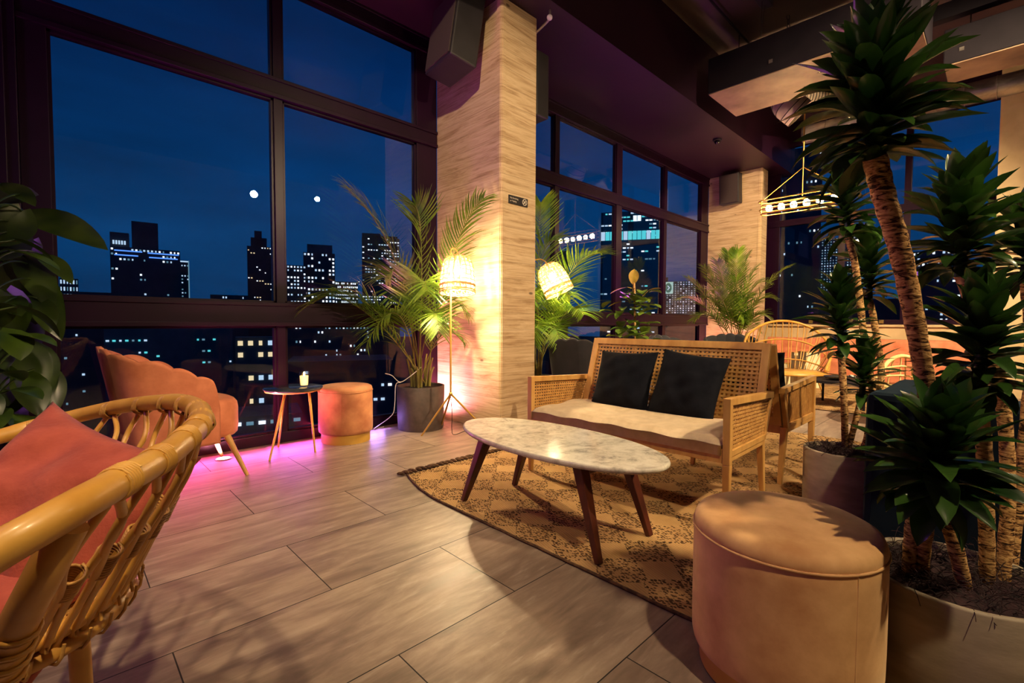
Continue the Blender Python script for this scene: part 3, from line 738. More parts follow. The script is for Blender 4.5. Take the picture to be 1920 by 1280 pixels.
def cane(name, parent, pts, r):
    sp = spline(pts, 8); n = len(sp)
    rr = [(r[0] + (r[1] - r[0]) * i / (n - 1)) * (1 + .05 * math.sin(i * 2.1)) for i in range(n)]
    return MB().tube(sp, rr, 14).build(name, MT['bark'], parent)
def planter(t, r, h, mat, soil_z, soil_mat, name='planter', taper=.97, rimw=.014):
    b = MB(); b.lathe([(r*taper, 0), (r*taper + .004, .01), (r, h - .006), (r - .003, h), (r - rimw, h), (r - rimw - .004, h - .01), (r - rimw - .004, soil_z - .02)], 64, capt=False)
    b.build(name, mat, t)
    rg = random.Random(int(r*1000)); b = MB(); rs = r - rimw - .006
    b.grid(lambda u, v: V((rs*v*math.cos(2*PI*u), rs*v*math.sin(2*PI*u), soil_z + .016*(1-v*v) + .010*math.sin(9*v + 13*u*6.28)*v*(1-v)*2)), 40, 8, cu=True)
    return b.build('soil', soil_mat, t)
def moss_strands(t, r, z, n, seed):
    rg = random.Random(seed); b = MB()
    for i in range(n):
        a = rg.uniform(0, 6.28); q = r * math.sqrt(rg.random()); p = V((q*math.cos(a), q*math.sin(a), z + rg.uniform(-.002, .012)))
        e = rg.uniform(0, 6.28); L = rg.uniform(.025, .085); d = V((math.cos(e), math.sin(e), rg.uniform(-.1, .7))) * L
        b.tube(bez(p, p + d*.5 + V((0, 0, L*.5)), p + d, 4), .0011, 3, caps=False)
    o = b.build('moss_strand', MT['moss'], t); o['kind'] = 'stuff'; return o

# --- big planter in front right
pc = V((1.80, .065, 0)); t = thing('dracaena', 'nearest and tallest dracaena clump in the wide grey planter by the tan pouf', 'plant', pc)
planter(t, .222, .305, MT['planter'], .285, MT['moss']); moss_strands(t, .20, .292, 420, 4)
lc = lambda p: V(p) - pc
def soilpt(x, y, z=.29): return lc(atz(x, y, z))
cr = [  # base px on soil, via points (px,py,D), crown base (px,py,D), axis tip (px,py,D), n, L, w, radii, seed
    ((1703, 1075), [(1708, 1010, 1.30)], (1716, 925, 1.27), (1722, 850, 1.27), 40, .15, .040, (.0165, .0160), 11),
    ((1728, 1080), [(1733, 1020, 1.28)], (1748, 930, 1.16), (1764, 800, 1.12), 74, .165, .044, (.0155, .0160), 12),
    ((1815, 1102), [(1790, 1020, 1.24), (1768, 930, 1.23), (1742, 760, 1.20), (1722, 640, 1.16), (1690, 480, 1.11), (1658, 370, 1.07)], (1640, 295, 1.05), (1640, 100, 1.04), 120, .165, .040, (.0165, .0235), 13),
    ((1852, 1096), [(1850, 1000, 1.27), (1846, 860, 1.27)], (1836, 735, 1.27), (1842, 570, 1.25), 84, .155, .040, (.0165, .0175), 14),
    ((1880, 1088), [(1890, 900, 1.34), (1870, 700, 1.36)], (1800, 510, 1.38), (1800, 350, 1.38), 92, .16, .040, (.0165, .0165), 15),
    ((1893, 1060), [(1925, 800, 1.42), (1935, 650, 1.44)], (1925, 520, 1.44), (1935, 400, 1.44), 64, .14, .038, (.0165, .0165), 16)]
for bs, via, cb, tip, n, L, w_, rr, sd in cr:
    p0 = soilpt(*bs); pts = [p0 - V((0, 0, .03))] + [lc(at(*q)) for q in via] + [lc(at(*cb))]
    cane('trunk', t, pts, rr)
    a, c_ = lc(at(*cb)), lc(at(*tip)); dracaena_crown('crown', t, a, c_ - a, (c_ - a).length, n, L, w_, sd)

# --- second planter, behind the sofa corner
pc2 = V((3.02, .575, 0)); t = thing('dracaena', 'dracaena in the round planter between the cane armchair and the navy sofa', 'plant', pc2)
planter(t, .175, .33, MT['planter'], .305, MT['moss']); moss_strands(t, .155, .312, 260, 5)
lc = lambda p: V(p) - pc2
for bs, via, cb, tip, n, L, w_, rr, sd in [
    ((1585, 838), [(1583, 760, 2.50)], (1577, 660, 2.50), (1573, 540, 2.48), 74, .185, .044, (.0165, .0170), 21),
    ((1594, 836), [(1604, 790, 2.54)], (1616, 742, 2.56), (1622, 660, 2.56), 50, .17, .044, (.014, .0160), 22),
    ((1648, 845), [(1636, 745, 2.58), (1622, 650, 2.60), (1612, 560, 2.62), (1602, 490, 2.62)], (1590, 445, 2.62), (1583, 310, 2.62), 100, .20, .046, (.0165, .0170), 23),
    ((1662, 842), [(1652, 720, 2.70), (1640, 610, 2.72)], (1630, 560, 2.72), (1628, 455, 2.72), 76, .20, .046, (.0165, .0170), 24)]:
    q0 = atz(*bs, .31); q0 = V((q0.x, q0.y, .31)) - pc2
    if q0.xy.length > .14: q0 = V((q0.x, q0.y, 0)) * (.14 / q0.xy.length) + V((0, 0, .31))
    pts = [q0 - V((0, 0, .02))] + [lc(at(*q)) for q in via] + [lc(at(*cb))]
    cane('trunk', t, pts, rr); a, c_ = lc(at(*cb)), lc(at(*tip)); dracaena_crown('crown', t, a, c_ - a, (c_ - a).length, n, L, w_, sd)

# --- feather palms
def frond(parent, base, ctrl, tip, nl, ll, mat, seed, w=.0165, spread=1.0, vdroop=.55, r=.0065, start=.28, refn=None):
    ll *= 1.75; nl = int(nl*1.1); rg = random.Random(seed); pts = bez(base, ctrl, tip, 26); b = MB()
    b.tube(pts, [r * (1 - .8*i/26) for i in range(27)], 6, m=1)
    for i in range(nl):
        t = start + (1 - start) * (i + .5) / nl; k = t * 26; j = min(25, int(k)); f = k - j
        p = pts[j].lerp(pts[j+1], f); tg = (pts[j+1] - pts[j]).normalized()
        n = V(refn) if refn is not None else V((0, 0, 1)); sd = tg.cross(n)
        if sd.length < .15: sd = tg.cross(V((.6, -.8, 0)))
        sd.normalize(); nn = sd.cross(tg).normalized()
        q = (t - start) / (1 - start)
        L = ll * (.55 + .55 * math.sin(PI * min(1, q*.80 + .16))) * (1 - .25*q) * rg.uniform(.86, 1.1)
        fw = .55 + .75 * q
        for s in (-1, 1):
            d = (sd * s * spread + tg * fw + nn * rg.uniform(.05, .45)).normalized()
            strap_leaf(b, p, d, nn, L, w * rg.uniform(.8, 1.15), vdroop * rg.uniform(.6, 1.5), .25, 4, 0)
    return b.build('frond', [mat, MT['palm_stem']], parent)
def stems(t, n, r, z0, z1, seed, spread=.05, rad=.011):
    rg = random.Random(seed)
    for i in range(n):
        a = rg.uniform(0, 6.28); q = r * math.sqrt(rg.random()); p = V((q*math.cos(a), q*math.sin(a), z0 - .02)); e = p + V((math.cos(a)*spread, math.sin(a)*spread, z1 - z0 + rg.uniform(-.08, .1)))
        MB().tube(bez(p, p*.7 + e*.3 + V((0, 0, .12)), e, 6), [rad*1.3, rad*1.25, rad*1.1, rad, rad*.9, rad*.8, rad*.7], 8).build('stem', MT['palm_stem'], t)

pp = V((2.47, 3.80, 0)); t = thing('potted_palm', 'tall feather palm in a dark round pot beside the first pillar', 'plant', pp)
planter(t, .225, .405, MT['planter_dark'], .375, MT['soil'], 'pot', .93, .02)
lp = lambda p: V(p) - pp
stems(t, 11, .085, .39, .66, 2)
B0 = V((0, 0, .40))
F1 = [  # ctrl (px,py,D), tip (px,py,D), n leaflets, length
    ((765, 450, 4.25), (655, 358, 4.15), 44, .26), ((838, 430, 4.25), (907, 372, 4.02), 34, .20), ((690, 490, 4.2), (582, 572, 4.0), 44, .27),
    ((770, 470, 4.4), (722, 520, 4.1), 30, .25), ((815, 490, 4.35), (876, 590, 4.34), 30, .20),
    ((790, 470, 4.2), (800, 545, 3.95), 30, .27), ((760, 500, 4.15), (690, 640, 3.95), 30, .22), ((826, 580, 4.3), (866, 640, 4.3), 26, .17),
    ((800, 380, 4.4), (775, 385, 4.28), 30, .22), ((745, 470, 4.42), (745, 560, 4.25), 28, .24), ((812, 520, 4.25), (822, 620, 4.12), 28, .20),
    ((720, 590, 4.15), (640, 560, 4.1), 28, .22)]
for i, (c_, q, n, L) in enumerate(F1):
    off = V((rnd.uniform(-.06, .06), rnd.uniform(-.06, .06), 0))
    frond(t, B0 + off, lp(at(*c_)), lp(at(*q)), n, L, MT['palm_leaf'], 40 + i, .0145)
# palm behind the first pillar, with the tilted lamp
pp2 = V((4.04, 3.74, 0)); t = thing('potted_palm', 'feather palm half hidden behind the first pillar, around the tilted lamp', 'plant', pp2)
planter(t, .2, .38, MT['planter_dark'], .35, MT['soil'], 'pot', .93, .02)
stems(t, 8, .07, .36, .62, 8)
lp = lambda p: V(p) - pp2
for i, (c_, q, n, L) in enumerate([((1050, 470, 5.2), (1125, 475, 4.75), 34, .25), ((1010, 420, 5.3), (1014, 380, 5.2), 30, .24), ((1060, 540, 5.2), (1095, 590, 4.8), 30, .24), ((1030, 480, 5.3), (1070, 560, 5.0), 30, .27),
        ((1010, 500, 5.2), (990, 560, 4.95), 30, .25), ((1030, 560, 5.1), (1050, 640, 4.9), 26, .22), ((1000, 440, 5.4), (1040, 450, 5.25), 30, .25), ((1020, 550, 5.0), (1000, 640, 4.85), 26, .22)]):
    frond(t, B0 + V((rnd.uniform(-.05, .05), rnd.uniform(-.05, .05), -.03)), lp(at(*c_)), lp(at(*q)), n, L, MT['palm_leaf'], 70 + i, .0165)
# bushy palm by the second pillar
pp3 = V((8.42, 3.14, 0)); t = thing('potted_palm', 'bushy feather palm in front of the second pillar', 'plant', pp3)
planter(t, .24, .45, MT['planter_dark'], .42, MT['soil'], 'pot', .93, .02)
lp = lambda p: V(p) - pp3; stems(t, 12, .12, .43, .8, 9, .08)
rg = random.Random(77)
tips = [(1290, 520), (1272, 560), (1300, 600), (1320, 500), (1345, 490), (1365, 472), (1385, 468), (1405, 476), (1420, 500), (1440, 530), (1452, 560), (1482, 498), (1335, 545), (1380, 520), (1410, 560), (1445, 600), (1425, 620), (1318, 560), (1360, 560), (1395, 600)]
for i, (x, y) in enumerate(tips):
    D = 8.05 + rg.uniform(-.35, .2); cx = 1365 + (x - 1365)*.45; cyy = min(y - 18, 560) if y > 520 else y + 30
    frond(t, B0 + V((rg.uniform(-.1, .1), rg.uniform(-.1, .1), .02)), lp(at(cx, cyy, D)), lp(at(x, y, D - .1)), 30, .17, MT['palm_leaf'], 90 + i, .018)

# --- fiddle-leaf plant on the window side
def broad_leaf(b, base, d, up, L, w, droop, seg=7, m=0, heart=False, cup=.18):
    d = V(d).normalized(); s = d.cross(V(up)); s = s.normalized() if s.length > 1e-4 else d.orthogonal().normalized(); n = s.cross(d)
    rows = []; p = V(base); ang = 0
    for i in range(seg + 1):
        t = i/seg
        ww = w * (math.sin(PI * (t**.72 if heart else t**1.15)))**.72 if 0 < t < 1 else (w*.25 if heart and t == 0 else 0.0)
        dd = d*math.cos(ang) - n*math.sin(ang); nn = n*math.cos(ang) + d*math.sin(ang)
        back = -dd * (w*.16*(1 - t*5)) if heart and t < .2 else V((0, 0, 0))
        rows.append([p + s*ww*.5*k + nn*(ww*cup*k*k) + back*abs(k) for k in (-1, -.5, 0, .5, 1)])
        p = p + dd*L/seg; ang += droop/seg
    vs = [q for r_ in rows for q in r_]; fs = []
    for i in range(seg):
        for k in range(4): a = i*5 + k; fs.append((a, a+1, a+6, a+5))
    b.add(vs, fs, True, m)
pf = at(1190, 640, 6.1); pf = V((pf.x, pf.y, 0)); t = thing('fiddle_leaf_plant', 'leafy fiddle-leaf plant with yellowing upper leaves in front of the middle window', 'plant', pf)
planter(t, .17, .40, MT['planter'], .37, MT['soil'], 'pot', .9, .016); lp = lambda p: V(p) - pf
MB().tube(spline([V((0, 0, .36)), V((.02, .01, .8)), lp(at(1190, 560, 6.1)), lp(at(1188, 515, 6.1))], 6), [.014]*18 + [.008], 8).build('stem', MT['bark'], t)
rg = random.Random(31); b = MB()
for i in range(80):
    x, y = 1190 + rg.gauss(0, 17), rg.uniform(545, 650); p = lp(at(x, y, 6.1 + rg.uniform(-.2, .2))); a = rg.uniform(0, 6.28)
    broad_leaf(b, p, (math.cos(a), math.sin(a), rg.uniform(-.3, .6)), (0, 0, 1), rg.uniform(.15, .25), rg.uniform(.10, .15), rg.uniform(.2, 1.0))
b.build('leaves', MT['fiddle_leaf'], t)
for (x, y), (x2, y2), wd in (((1187, 534), (1189, 508), .13), ((1176, 538), (1146, 545), .06), ((1172, 564), (1142, 570), .06), ((1215, 545), (1236, 538), .07)):
    p, q = lp(at(x, y, 6.1)), lp(at(x2, y2, 6.05)); b = MB(); broad_leaf(b, p, q - p, -ray(1190, 540) if wd > .1 else (0, 0, 1), (q - p).length*1.15, wd, .35); b.tube([p, p - (q - p)*.5 - V((0, 0, .05))], .004, 5); b.build('yellow_leaf', MT['yellow_leaf'], t)

# --- pothos on a moss pole at the left edge
pq = V((-.20, 2.60, 0)); t = thing('pothos_plant', 'large climbing pothos with heart-shaped leaves at the left edge', 'plant', pq)
planter(t, .17, .34, MT['planter_dark'], .31, MT['soil'], 'pot', .9, .016); lp = lambda p: V(p) - pq
MB().tube([V((0, 0, .3)), V((.01, 0, .9)), V((0, .01, 1.42))], .028, 10).build('moss_pole', MT['moss'], t)
big = [  # base px, tip px, D, width
    ((50, 400), (180, 437), 2.15, .155), ((78, 478), (132, 513), 2.05, .085), ((60, 370), (-40, 360), 2.2, .14), ((0, 345), (58, 366), 2.1, .10), ((30, 425), (-10, 480), 2.05, .17), ((40, 395), (0, 455), 2.0, .15),
    ((45, 480), (95, 560), 2.2, .13), ((60, 500), (108, 620), 2.25, .13), ((10, 545), (20, 630), 2.0, .155), ((-10, 560), (35, 575), 1.95, .13), ((70, 560), (95, 610), 2.15, .10), ((40, 640), (75, 730), 2.1, .15),
    ((70, 650), (90, 725), 2.15, .12), ((45, 700), (75, 765), 2.05, .13), ((-15, 640), (8, 680), 2.0, .12), ((-5, 690), (10, 750), 2.0, .13), ((20, 500), (50, 560), 2.3, .14), ((90, 690), (108, 760), 2.2, .10),
    ((30, 590), (60, 650), 2.3, .15), ((0, 740), (30, 800), 2.0, .13), ((60, 450), (20, 520), 2.25, .14), ((80, 530), (60, 600), 2.3, .13), ((20, 660), (45, 740), 2.35, .14)]
for i, ((x, y), (x2, y2), D, wd) in enumerate(big):
    p, q = lp(at(x, y, D)), lp(at(x2, y2, D - .06)); b = MB()
    upv = (-ray(x, y)).normalized() + V((0, 0, .8)) + V((rnd.uniform(-.3, .3), rnd.uniform(-.3, .3), 0))
    broad_leaf(b, p, q - p, upv, (q - p).length*1.08, wd, .45, 9, heart=True, cup=.10)
    zz = max(.4, min(1.35, p.z - .12)); st = V((.0, .0, zz)); b.tube(bez(st, (st + p)/2 + V((0, 0, .10)), p, 8), .0042, 5)
    b.build('leaf', MT['pothos_leaf'], t)
rg = random.Random(12)
for i in range(40):
    z = rg.uniform(.35, 1.36); a = rg.uniform(0, 6.28); p = V((.10*math.cos(a), .10*math.sin(a), z)); d = V((math.cos(a), math.sin(a), rg.uniform(-.7, .2))); b = MB()
    broad_leaf(b, p, d, (0, 0, 1), rg.uniform(.11, .19), rg.uniform(.08, .13), rg.uniform(.4, 1.1), 7, heart=True, cup=.1); b.tube([V((0, 0, z - .03)), p], .004, 5)
    b.build('leaf', MT['pothos_leaf'], t)
# ------------------------------------------------------------------ lamps, wall and ceiling fittings
def light(name, typ, loc, power, color, target=None, size=.1, spot=None, blend=.4, size_y=None):
    d = bpy.data.lights.new(name, typ); d.energy = power; d.color = color[:3]
    if typ == 'AREA':
        d.size = size
        if size_y: d.shape = 'RECTANGLE'; d.size_y = size_y
    else: d.shadow_soft_size = size
    if typ == 'SPOT': d.spot_size = R(spot); d.spot_blend = blend
    o = bpy.data.objects.new(name, d); col.objects.link(o); o.location = loc
    if target is not None: o.rotation_euler = (V(target) - V(loc)).to_track_quat('-Z', 'Y').to_euler()
    return o
WARM = (1.0, .74, .42); AMBER = (1.0, .58, .24); PINK = (1.0, .12, .42); MAG = (.75, .08, 1.0); PALE = (1.0, .76, .46)
MT['black'] = simple('matt_black', C(.012, .010, .013), C(.018, .015, .02), .5, scale=6)
MT['black_metal'] = simple('black_metal', C(.008, .006, .010), C(.012, .009, .014), .6, scale=4, spec=.2)
MT['galv'] = simple('galvanised_steel', srgb(176, 168, 160), srgb(140, 134, 130), .34, .85, scale=7, stretch=(1, 1, 3))
MT['sheet'] = simple('bare_duct_board', srgb(170, 142, 114), srgb(110, 88, 74), .5, .2, scale=1.6)
MT['bulb'] = emis('warm_bulb', srgb(255, 214, 140), 120)
MT['shade_lattice'] = simple('rattan_weave', srgb(206, 158, 88), srgb(168, 118, 60), .5, scale=30)
tl = NT('glow_film'); MT['glow_film'] = tl.surf(tl.n('MixShader', {0: .92, 1: tl.n('BsdfTranslucent', {'Color': srgb(255, 240, 205)}).outputs[0], 2: tl.n('BsdfTransparent').outputs[0]}).outputs[0])  # sheer film that makes gaps in the open weave glow

def floor_lamp(label, P, joint_z, feet, neck, shade_c, axis, power):
    t = thing('floor_lamp', label, 'lamp', (P[0], P[1], 0)); o = V((P[0], P[1], 0)); l = lambda p: V(p) - o
    J = V((0, 0, joint_z))
    for f in feet: MB().tube([l((f[0], f[1], 0)), J + (l((f[0], f[1], 0)) - J).normalized()*.012], [.0075, .0085], 12).build('leg', MT['brass_paint'], t)
    MB().tube([J - V((0, 0, .02)), J + V((0, 0, .02)), l(neck[0])], .0085, 12).build('pole', MT['brass_paint'], t)
    MB().ball(J, .016, 10).build('joint', MT['brass_paint'], t)
    MB().tube(spline([l(p) for p in neck], 8), .0065, 10).build('neck', MT['brass_paint'], t)
    c = l(shade_c); ax = V(axis).normalized(); q = V((0, 0, 1)).rotation_difference(ax)
    prof = [(.028, .172), (.062, .166), (.094, .148), (.118, .115), (.133, .07), (.141, .02), (.145, -.04), (.146, -.10), (.147, -.150)]
    def rp(z):
        for (r0, z0), (r1, z1) in zip(prof[:-1], prof[1:]):
            if z <= z0 and z >= z1: return r1 + (r0 - r1)*(z - z1)/(z0 - z1)
        return prof[-1][0]
    S = lambda r, a, z: c + q @ V((r*math.cos(a), r*math.sin(a), z))
    b = MB()
    for z in (.166, .135, .098, .060, .022, -.016, -.054, -.088, -.098, -.136, -.150):
        r = rp(z); b.tube([S(r + .003, 2*PI*i/48, z + .003*math.sin(i*2.6)) for i in range(48)], .0036 if z > -.08 else .0050, 6, closed=True)
    for k in range(18):
        a0 = 2*PI*k/18
        for s in (-1, 1): b.tube([S(rp(z) + .0035, a0 + s*.022 + .02*math.sin(z*30 + k), z) for z in [.166 - .316*i/16 for i in range(17)]], .0026, 5)
    for k in range(36):
        a0 = 2*PI*k/36
        b.tube([S(rp(z) + .004, a0 + (k % 2*2 - 1)*.09*(z + .117)/.02, z) for z in (-.098, -.117, -.136)], .003, 5)
    sh = b.build('lamp_shade', MT['shade_lattice'], t)
    b = MB(); b.lathe([(r - .004, z) for r, z in prof], 48, c=(0, 0, 0), capb=False, capt=False)
    b.v = [tuple(c + q @ V(p)) for p in b.v]; b.build('added_glow_film', MT['glow_film'], sh)  # film added inside the open lattice for its glow
    b = MB(); b.tube([S(0, 0, .175), S(0, 0, .075)], .014, 12); b.build('socket', MT['brass'], t)
    MB().ball(S(0, 0, .035), .030, 10, (1, 1, 1.15)).build('bulb', MT['bulb'], t)
    light('lamp_bulb', 'POINT', o + S(0, 0, -.055), power, (1.0, .72, .38), None, .03)
    return t
P1 = at(845, 735, 4.10); P1 = (P1.x, P1.y); top1 = V((P1[0], P1[1], 1.545))
sc1 = at(858, 516, 4.02); d1 = V((.10, .12, 1)).normalized(); ap1 = sc1 + d1*.175
floor_lamp('brass tripod floor lamp with a lit rattan shade in front of the first pillar', P1, .38, [(2.288, 3.512), (2.80, 3.20), (2.60, 3.66)],
           [top1, top1 + V((.005, .0, .075)), (top1 + ap1)/2 + V((0, 0, .075)), ap1 + V((0, 0, .02)), ap1 - d1*.02], sc1, d1, 120)
sc2 = at(1038, 524, 4.82); P2 = (3.60, 3.47); rgt = V((math.sin(PHI), -math.cos(PHI), 0))
d2 = (V((0, 0, 1)) - rgt*.46 + V((.08, .1, 0))).normalized(); ap2 = sc2 + d2*.175; top2 = V((P2[0], P2[1], 1.52))
floor_lamp('floor lamp with a tilted lit rattan shade half behind the first pillar', P2, .40, [(3.42, 3.38), (3.62, 3.28), (3.66, 3.64)],
           [top2, top2 + V((0, 0, .10)), (top2 + ap2)/2 + V((0, 0, .10)), ap2 + d2*.035, ap2 - d2*.02], sc2, d2, 80)

# lamp cord on the floor, pale cord by the palm pot
cp = [V((P1[0], P1[1], .36)), V((P1[0]+.03, P1[1]+.02, .20)), V((P1[0]+.05, P1[1]+.05, .05)), V((P1[0]+.07, P1[1]+.03, .006)), V((2.78, 3.40, .005)), V((2.85, 3.16, .005))]
tag(MB().tube(spline(cp, 8), .0028, 6).build('lamp_cord', MT['black_metal']), 'thin dark cord trailing from the brass tripod lamp', 'cord')
MT['white_plastic'] = simple('white_cord', srgb(236, 226, 230), None, .35)
cd_ = [at(722, 700, 4.30), at(735, 704, 4.30), at(750, 716, 4.32), at(768, 706, 4.34), at(790, 688, 4.38)]
cd2 = [at(752, 716, 4.32), at(742, 722, 4.31), at(740, 760, 4.30), at(733, 780, 4.29), V((2.10, 4.02, .004)), V((2.22, 4.05, .004))]
b = MB(); b.tube(spline(cd_, 8), .004, 6); b.tube(spline(cd2, 8), .004, 6)
tag(b.build('power_cord', MT['white_plastic']), 'pale cord looping behind the dark palm pot by the glass', 'cord')

# recessed floor uplights along the glass
MT['pink_lens'] = emis('pink_lens', (1, .42, .55, 1), 12)
def uplight(x, y, label, power, col_, tilt=(0, 0, 1), size=.05, spot=150):
    if label is None: return light('floor_uplight_beam', 'SPOT', (x, y, .03), power, col_, (x + tilt[0], y + tilt[1], .03 + tilt[2]), size, spot, .8)
    t = thing('floor_uplight', label, 'floor light', (x, y, 0))
    MB().lathe([(.052, 0), (.056, .003), (.052, .0055), (.043, .006)], 32, capb=False, capt=False).build('trim_ring', MT['galv'], t)
    MB().lathe([(.044, .001), (.043, .0052), (.001, .0056)], 32).build('lens', MT['pink_lens'], t)
    return light('floor_uplight_beam', 'SPOT', (x, y, .03), power, col_, (x + tilt[0], y + tilt[1], .03 + tilt[2]), size, spot, .8)

# speakers
def speaker(label, c, w, d, h, rot):
    t = thing('wall_speaker', label, 'speaker', c); t.rotation_euler = rot
    MB().box((-d/2, -w/2, -h/2), (d/2, w/2, h/2)).build('cabinet', MT['black'], t, bevel=.015)
    MB().box((-d/2 - .012, -w/2 + .02, -h/2 + .02), (-d/2 - .0005, w/2 - .02, h/2 - .02)).build('grille', simple('speaker_cloth_' + str(int(w*1000)), srgb(64, 50, 50), srgb(48, 36, 38), .9, scale=150), t, bevel=.004)
    MB().box((d/2 + .0005, -.04, -.06), (d/2 + .055, .04, .06)).build('bracket', MT['black_metal'], t)
    return t
speaker('large black loudspeaker tilted down on the first pillar', (2.655, 3.50, 3.60), .46, .27, .72, (0, R(9), R(-6)))
speaker('black loudspeaker peeking out behind the first pillar', (3.475, 3.38, 3.32), .40, .18, .62, (0, 0, R(180)))
speaker('small loudspeaker high on the second pillar', (9.20, 3.62, 3.52), .36, .18, .55, (0, R(-4), 0))

# no-smoking plate on the first pillar
s0 = atY(953, 376, 3.12); s1 = atY(988.5, 383, 3.12); zc = (atY(953, 364.5, 3.12).z + atY(953, 380.5, 3.12).z) / 2
sw, shh = s1.x - s0.x, (atY(953, 364.5, 3.12).z - atY(953, 380.5, 3.12).z)
t = thing('wall_sign', 'small black no-smoking plate on the first pillar', 'sign', (s0.x, 3.1135, zc))
MB().box((0, -.002, -shh/2), (sw, .006, shh/2)).build('plate', MT['black'], t, bevel=.0015)
wt = simple('sign_print', srgb(226, 214, 200), None, .6)
def txt(body, x, z, size, parent):
    cu = bpy.data.curves.new('lettering', 'FONT'); cu.body = body; cu.size = size; cu.extrude = .0004; cu.materials.append(wt)
    tmp = bpy.data.objects.new('lettering_source', cu); col.objects.link(tmp); dg = bpy.context.evaluated_depsgraph_get()
    me = bpy.data.meshes.new_from_object(tmp.evaluated_get(dg)); me.name = 'lettering'; bpy.data.objects.remove(tmp)
    o = bpy.data.objects.new('lettering', me); col.objects.link(o); o.parent = parent; o.location = (x, -.0027, z); o.rotation_euler = (R(90), 0, 0); return o
txt('No Smoking', sw*.06, shh*.10, shh*.27, t); txt('or Vaping', sw*.06, -shh*.24, shh*.27, t)
b = MB(); cx, rr = sw*.82, shh*.36
b.tube([V((cx + rr*math.cos(2*PI*i/32), -.0035, rr*math.sin(2*PI*i/32))) for i in range(32)], shh*.045, 6, closed=True)
b.bar((cx - rr*.7, -.0035, rr*.7), (cx + rr*.7, -.0035, -rr*.7), .001, shh*.09); b.bar((cx - rr*.6, -.0033, -rr*.5), (cx + rr*.6, -.0033, rr*.5), .001, shh*.13)
b.build('symbol', wt, t)

# chandelier of pill-shaped brass hoops
CX, CY, CZ = 7.82, 2.08, 2.70
t = thing('chandelier', 'brass hoop chandelier with a row of lit bulbs before the end windows', 'chandelier', (CX, CY, CZ))
def pill(L, W, z, r=.009):
    pts = []; n = 10
    for i in range(n + 1): a = PI*i/n; pts.append(V((W/2*math.cos(a), L/2 - W/2 + W/2*math.sin(a), z)))
    for i in range(n + 1): a = PI + PI*i/n; pts.append(V((W/2*math.cos(a), -L/2 + W/2 + W/2*math.sin(a), z)))
    return MB().tube(pts, r, 8, closed=True)
for L, W, z in ((1.12, .26, .15), (1.06, .20, .085), (1.10, .24, .02), (1.06, .20, -.04)): pill(L, W, z).build('hoop', MT['brass'], t)
apx = V((0, -.02, .56))
b = MB(); b.tube([apx, V((0, -.02, ZC - CZ))], .010, 8); b.tube([V((0, -.02, .15)), apx], .008, 8); b.build('rod', MT['brass'], t)
for s in (-1, 1): MB().tube([V((0, s*.55, .15)), apx], .006, 8).build('hanger', MT['brass'], t)
for s in (-1, 1):
    MB().tube([V((0, s*.53, .15)), V((0, s*.53, -.04))], .006, 6).build('upright', MT['brass'], t)
MB().tube([V((0, -.5, -.005)), V((0, .5, -.005))], .008, 8).build('crossbar', MT['brass'], t)
for i in range(6):
    MB().ball((0, .42 - .165*i, .045), .046, 8).build('bulb', emis('chandelier_bulb', srgb(255, 214, 150), 160) if i == 0 else bpy.data.materials['chandelier_bulb'], t)
for i in (0, 2, 4): light('chandelier_bulb_light', 'POINT', (CX, CY + .42 - .165*i, CZ + .045), 75, (1.0, .68, .32), None, .05)

# ceiling plant: air handlers, ducts, chains, pipes
def unit(label, lo, hi, skirt=.02):
    c = ((lo[0]+hi[0])/2, (lo[1]+hi[1])/2, lo[2]); t = thing('air_handler', label, 'air handler', c); hx, hy, hz = (hi[0]-lo[0])/2, (hi[1]-lo[1])/2, hi[2]-lo[2]
    MB().box((-hx, -hy, .012), (hx, hy, hz)).build('casing', MT['black_metal'], t, bevel=.01)
    MB().box((-hx + .012, -hy + .012, 0), (hx - .012, hy - .012, .0115)).build('base_tray', MT['sheet'], t)
    for sy in (-1, 1): MB().tube([V((0, sy*(hy - .2), hz)), V((0, sy*(hy - .2), ZC - lo[2]))], .006, 6).build('hanger_rod', MT['black_metal'], t)
    for yy in (-.3, .3): MB().box((-hx - .006, yy - .02, .12), (-hx - .0005, yy + .02, .16)).build('catch', MT['galv'], t)
    return t
unit('long black air handler hanging under the ceiling, left of the tall dracaena crown', (6.04, .62, 3.90), (6.95, 2.69, 4.35))
unit('black air handler hanging at the right edge of the ceiling', (7.27, -.35, 3.90), (7.84, .55, 4.30))
MT['duct_pale'] = simple('pale_flexible_duct', srgb(206, 190, 172), srgb(176, 160, 144), .4, .25, scale=5)
def ribbed(name, label, pts, r, pitch, mat, ribs, cat='duct'):
    t = thing(name, label, cat, pts[0]); o = V(pts[0]); sp = spline([V(p) - o for p in pts], 14); b = MB()
    b.tube(sp, r, 28, caps=False); ob = b.build('duct_tube', mat, t)
    md = ob.modifiers.new('solid', 'SOLIDIFY'); md.thickness = .006
    acc = 0; rb = MB()
    for i in range(1, len(sp) - 1):
        acc += (sp[i] - sp[i-1]).length
        if acc >= pitch:
            acc = 0; d = (sp[i+1] - sp[i-1]).normalized(); u = d.orthogonal().normalized(); w_ = d.cross(u)
            rb.tube([sp[i] + (u*math.cos(2*PI*k/28) + w_*math.sin(2*PI*k/28))*(r + .003) for k in range(28)], .006, 5, closed=True)
    rb.build('rib', ribs, t); return t
ribbed('flexible_duct', 'ribbed elbow duct hanging below the long air handler', [at(1590, 178, 7.6), at(1545, 178, 7.4), at(1505, 180, 7.1), at(1478, 183, 6.95), at(1478, 196, 6.8), at(1500, 214, 6.75)], .20, .055, MT['duct_pale'], MT['black_metal'])
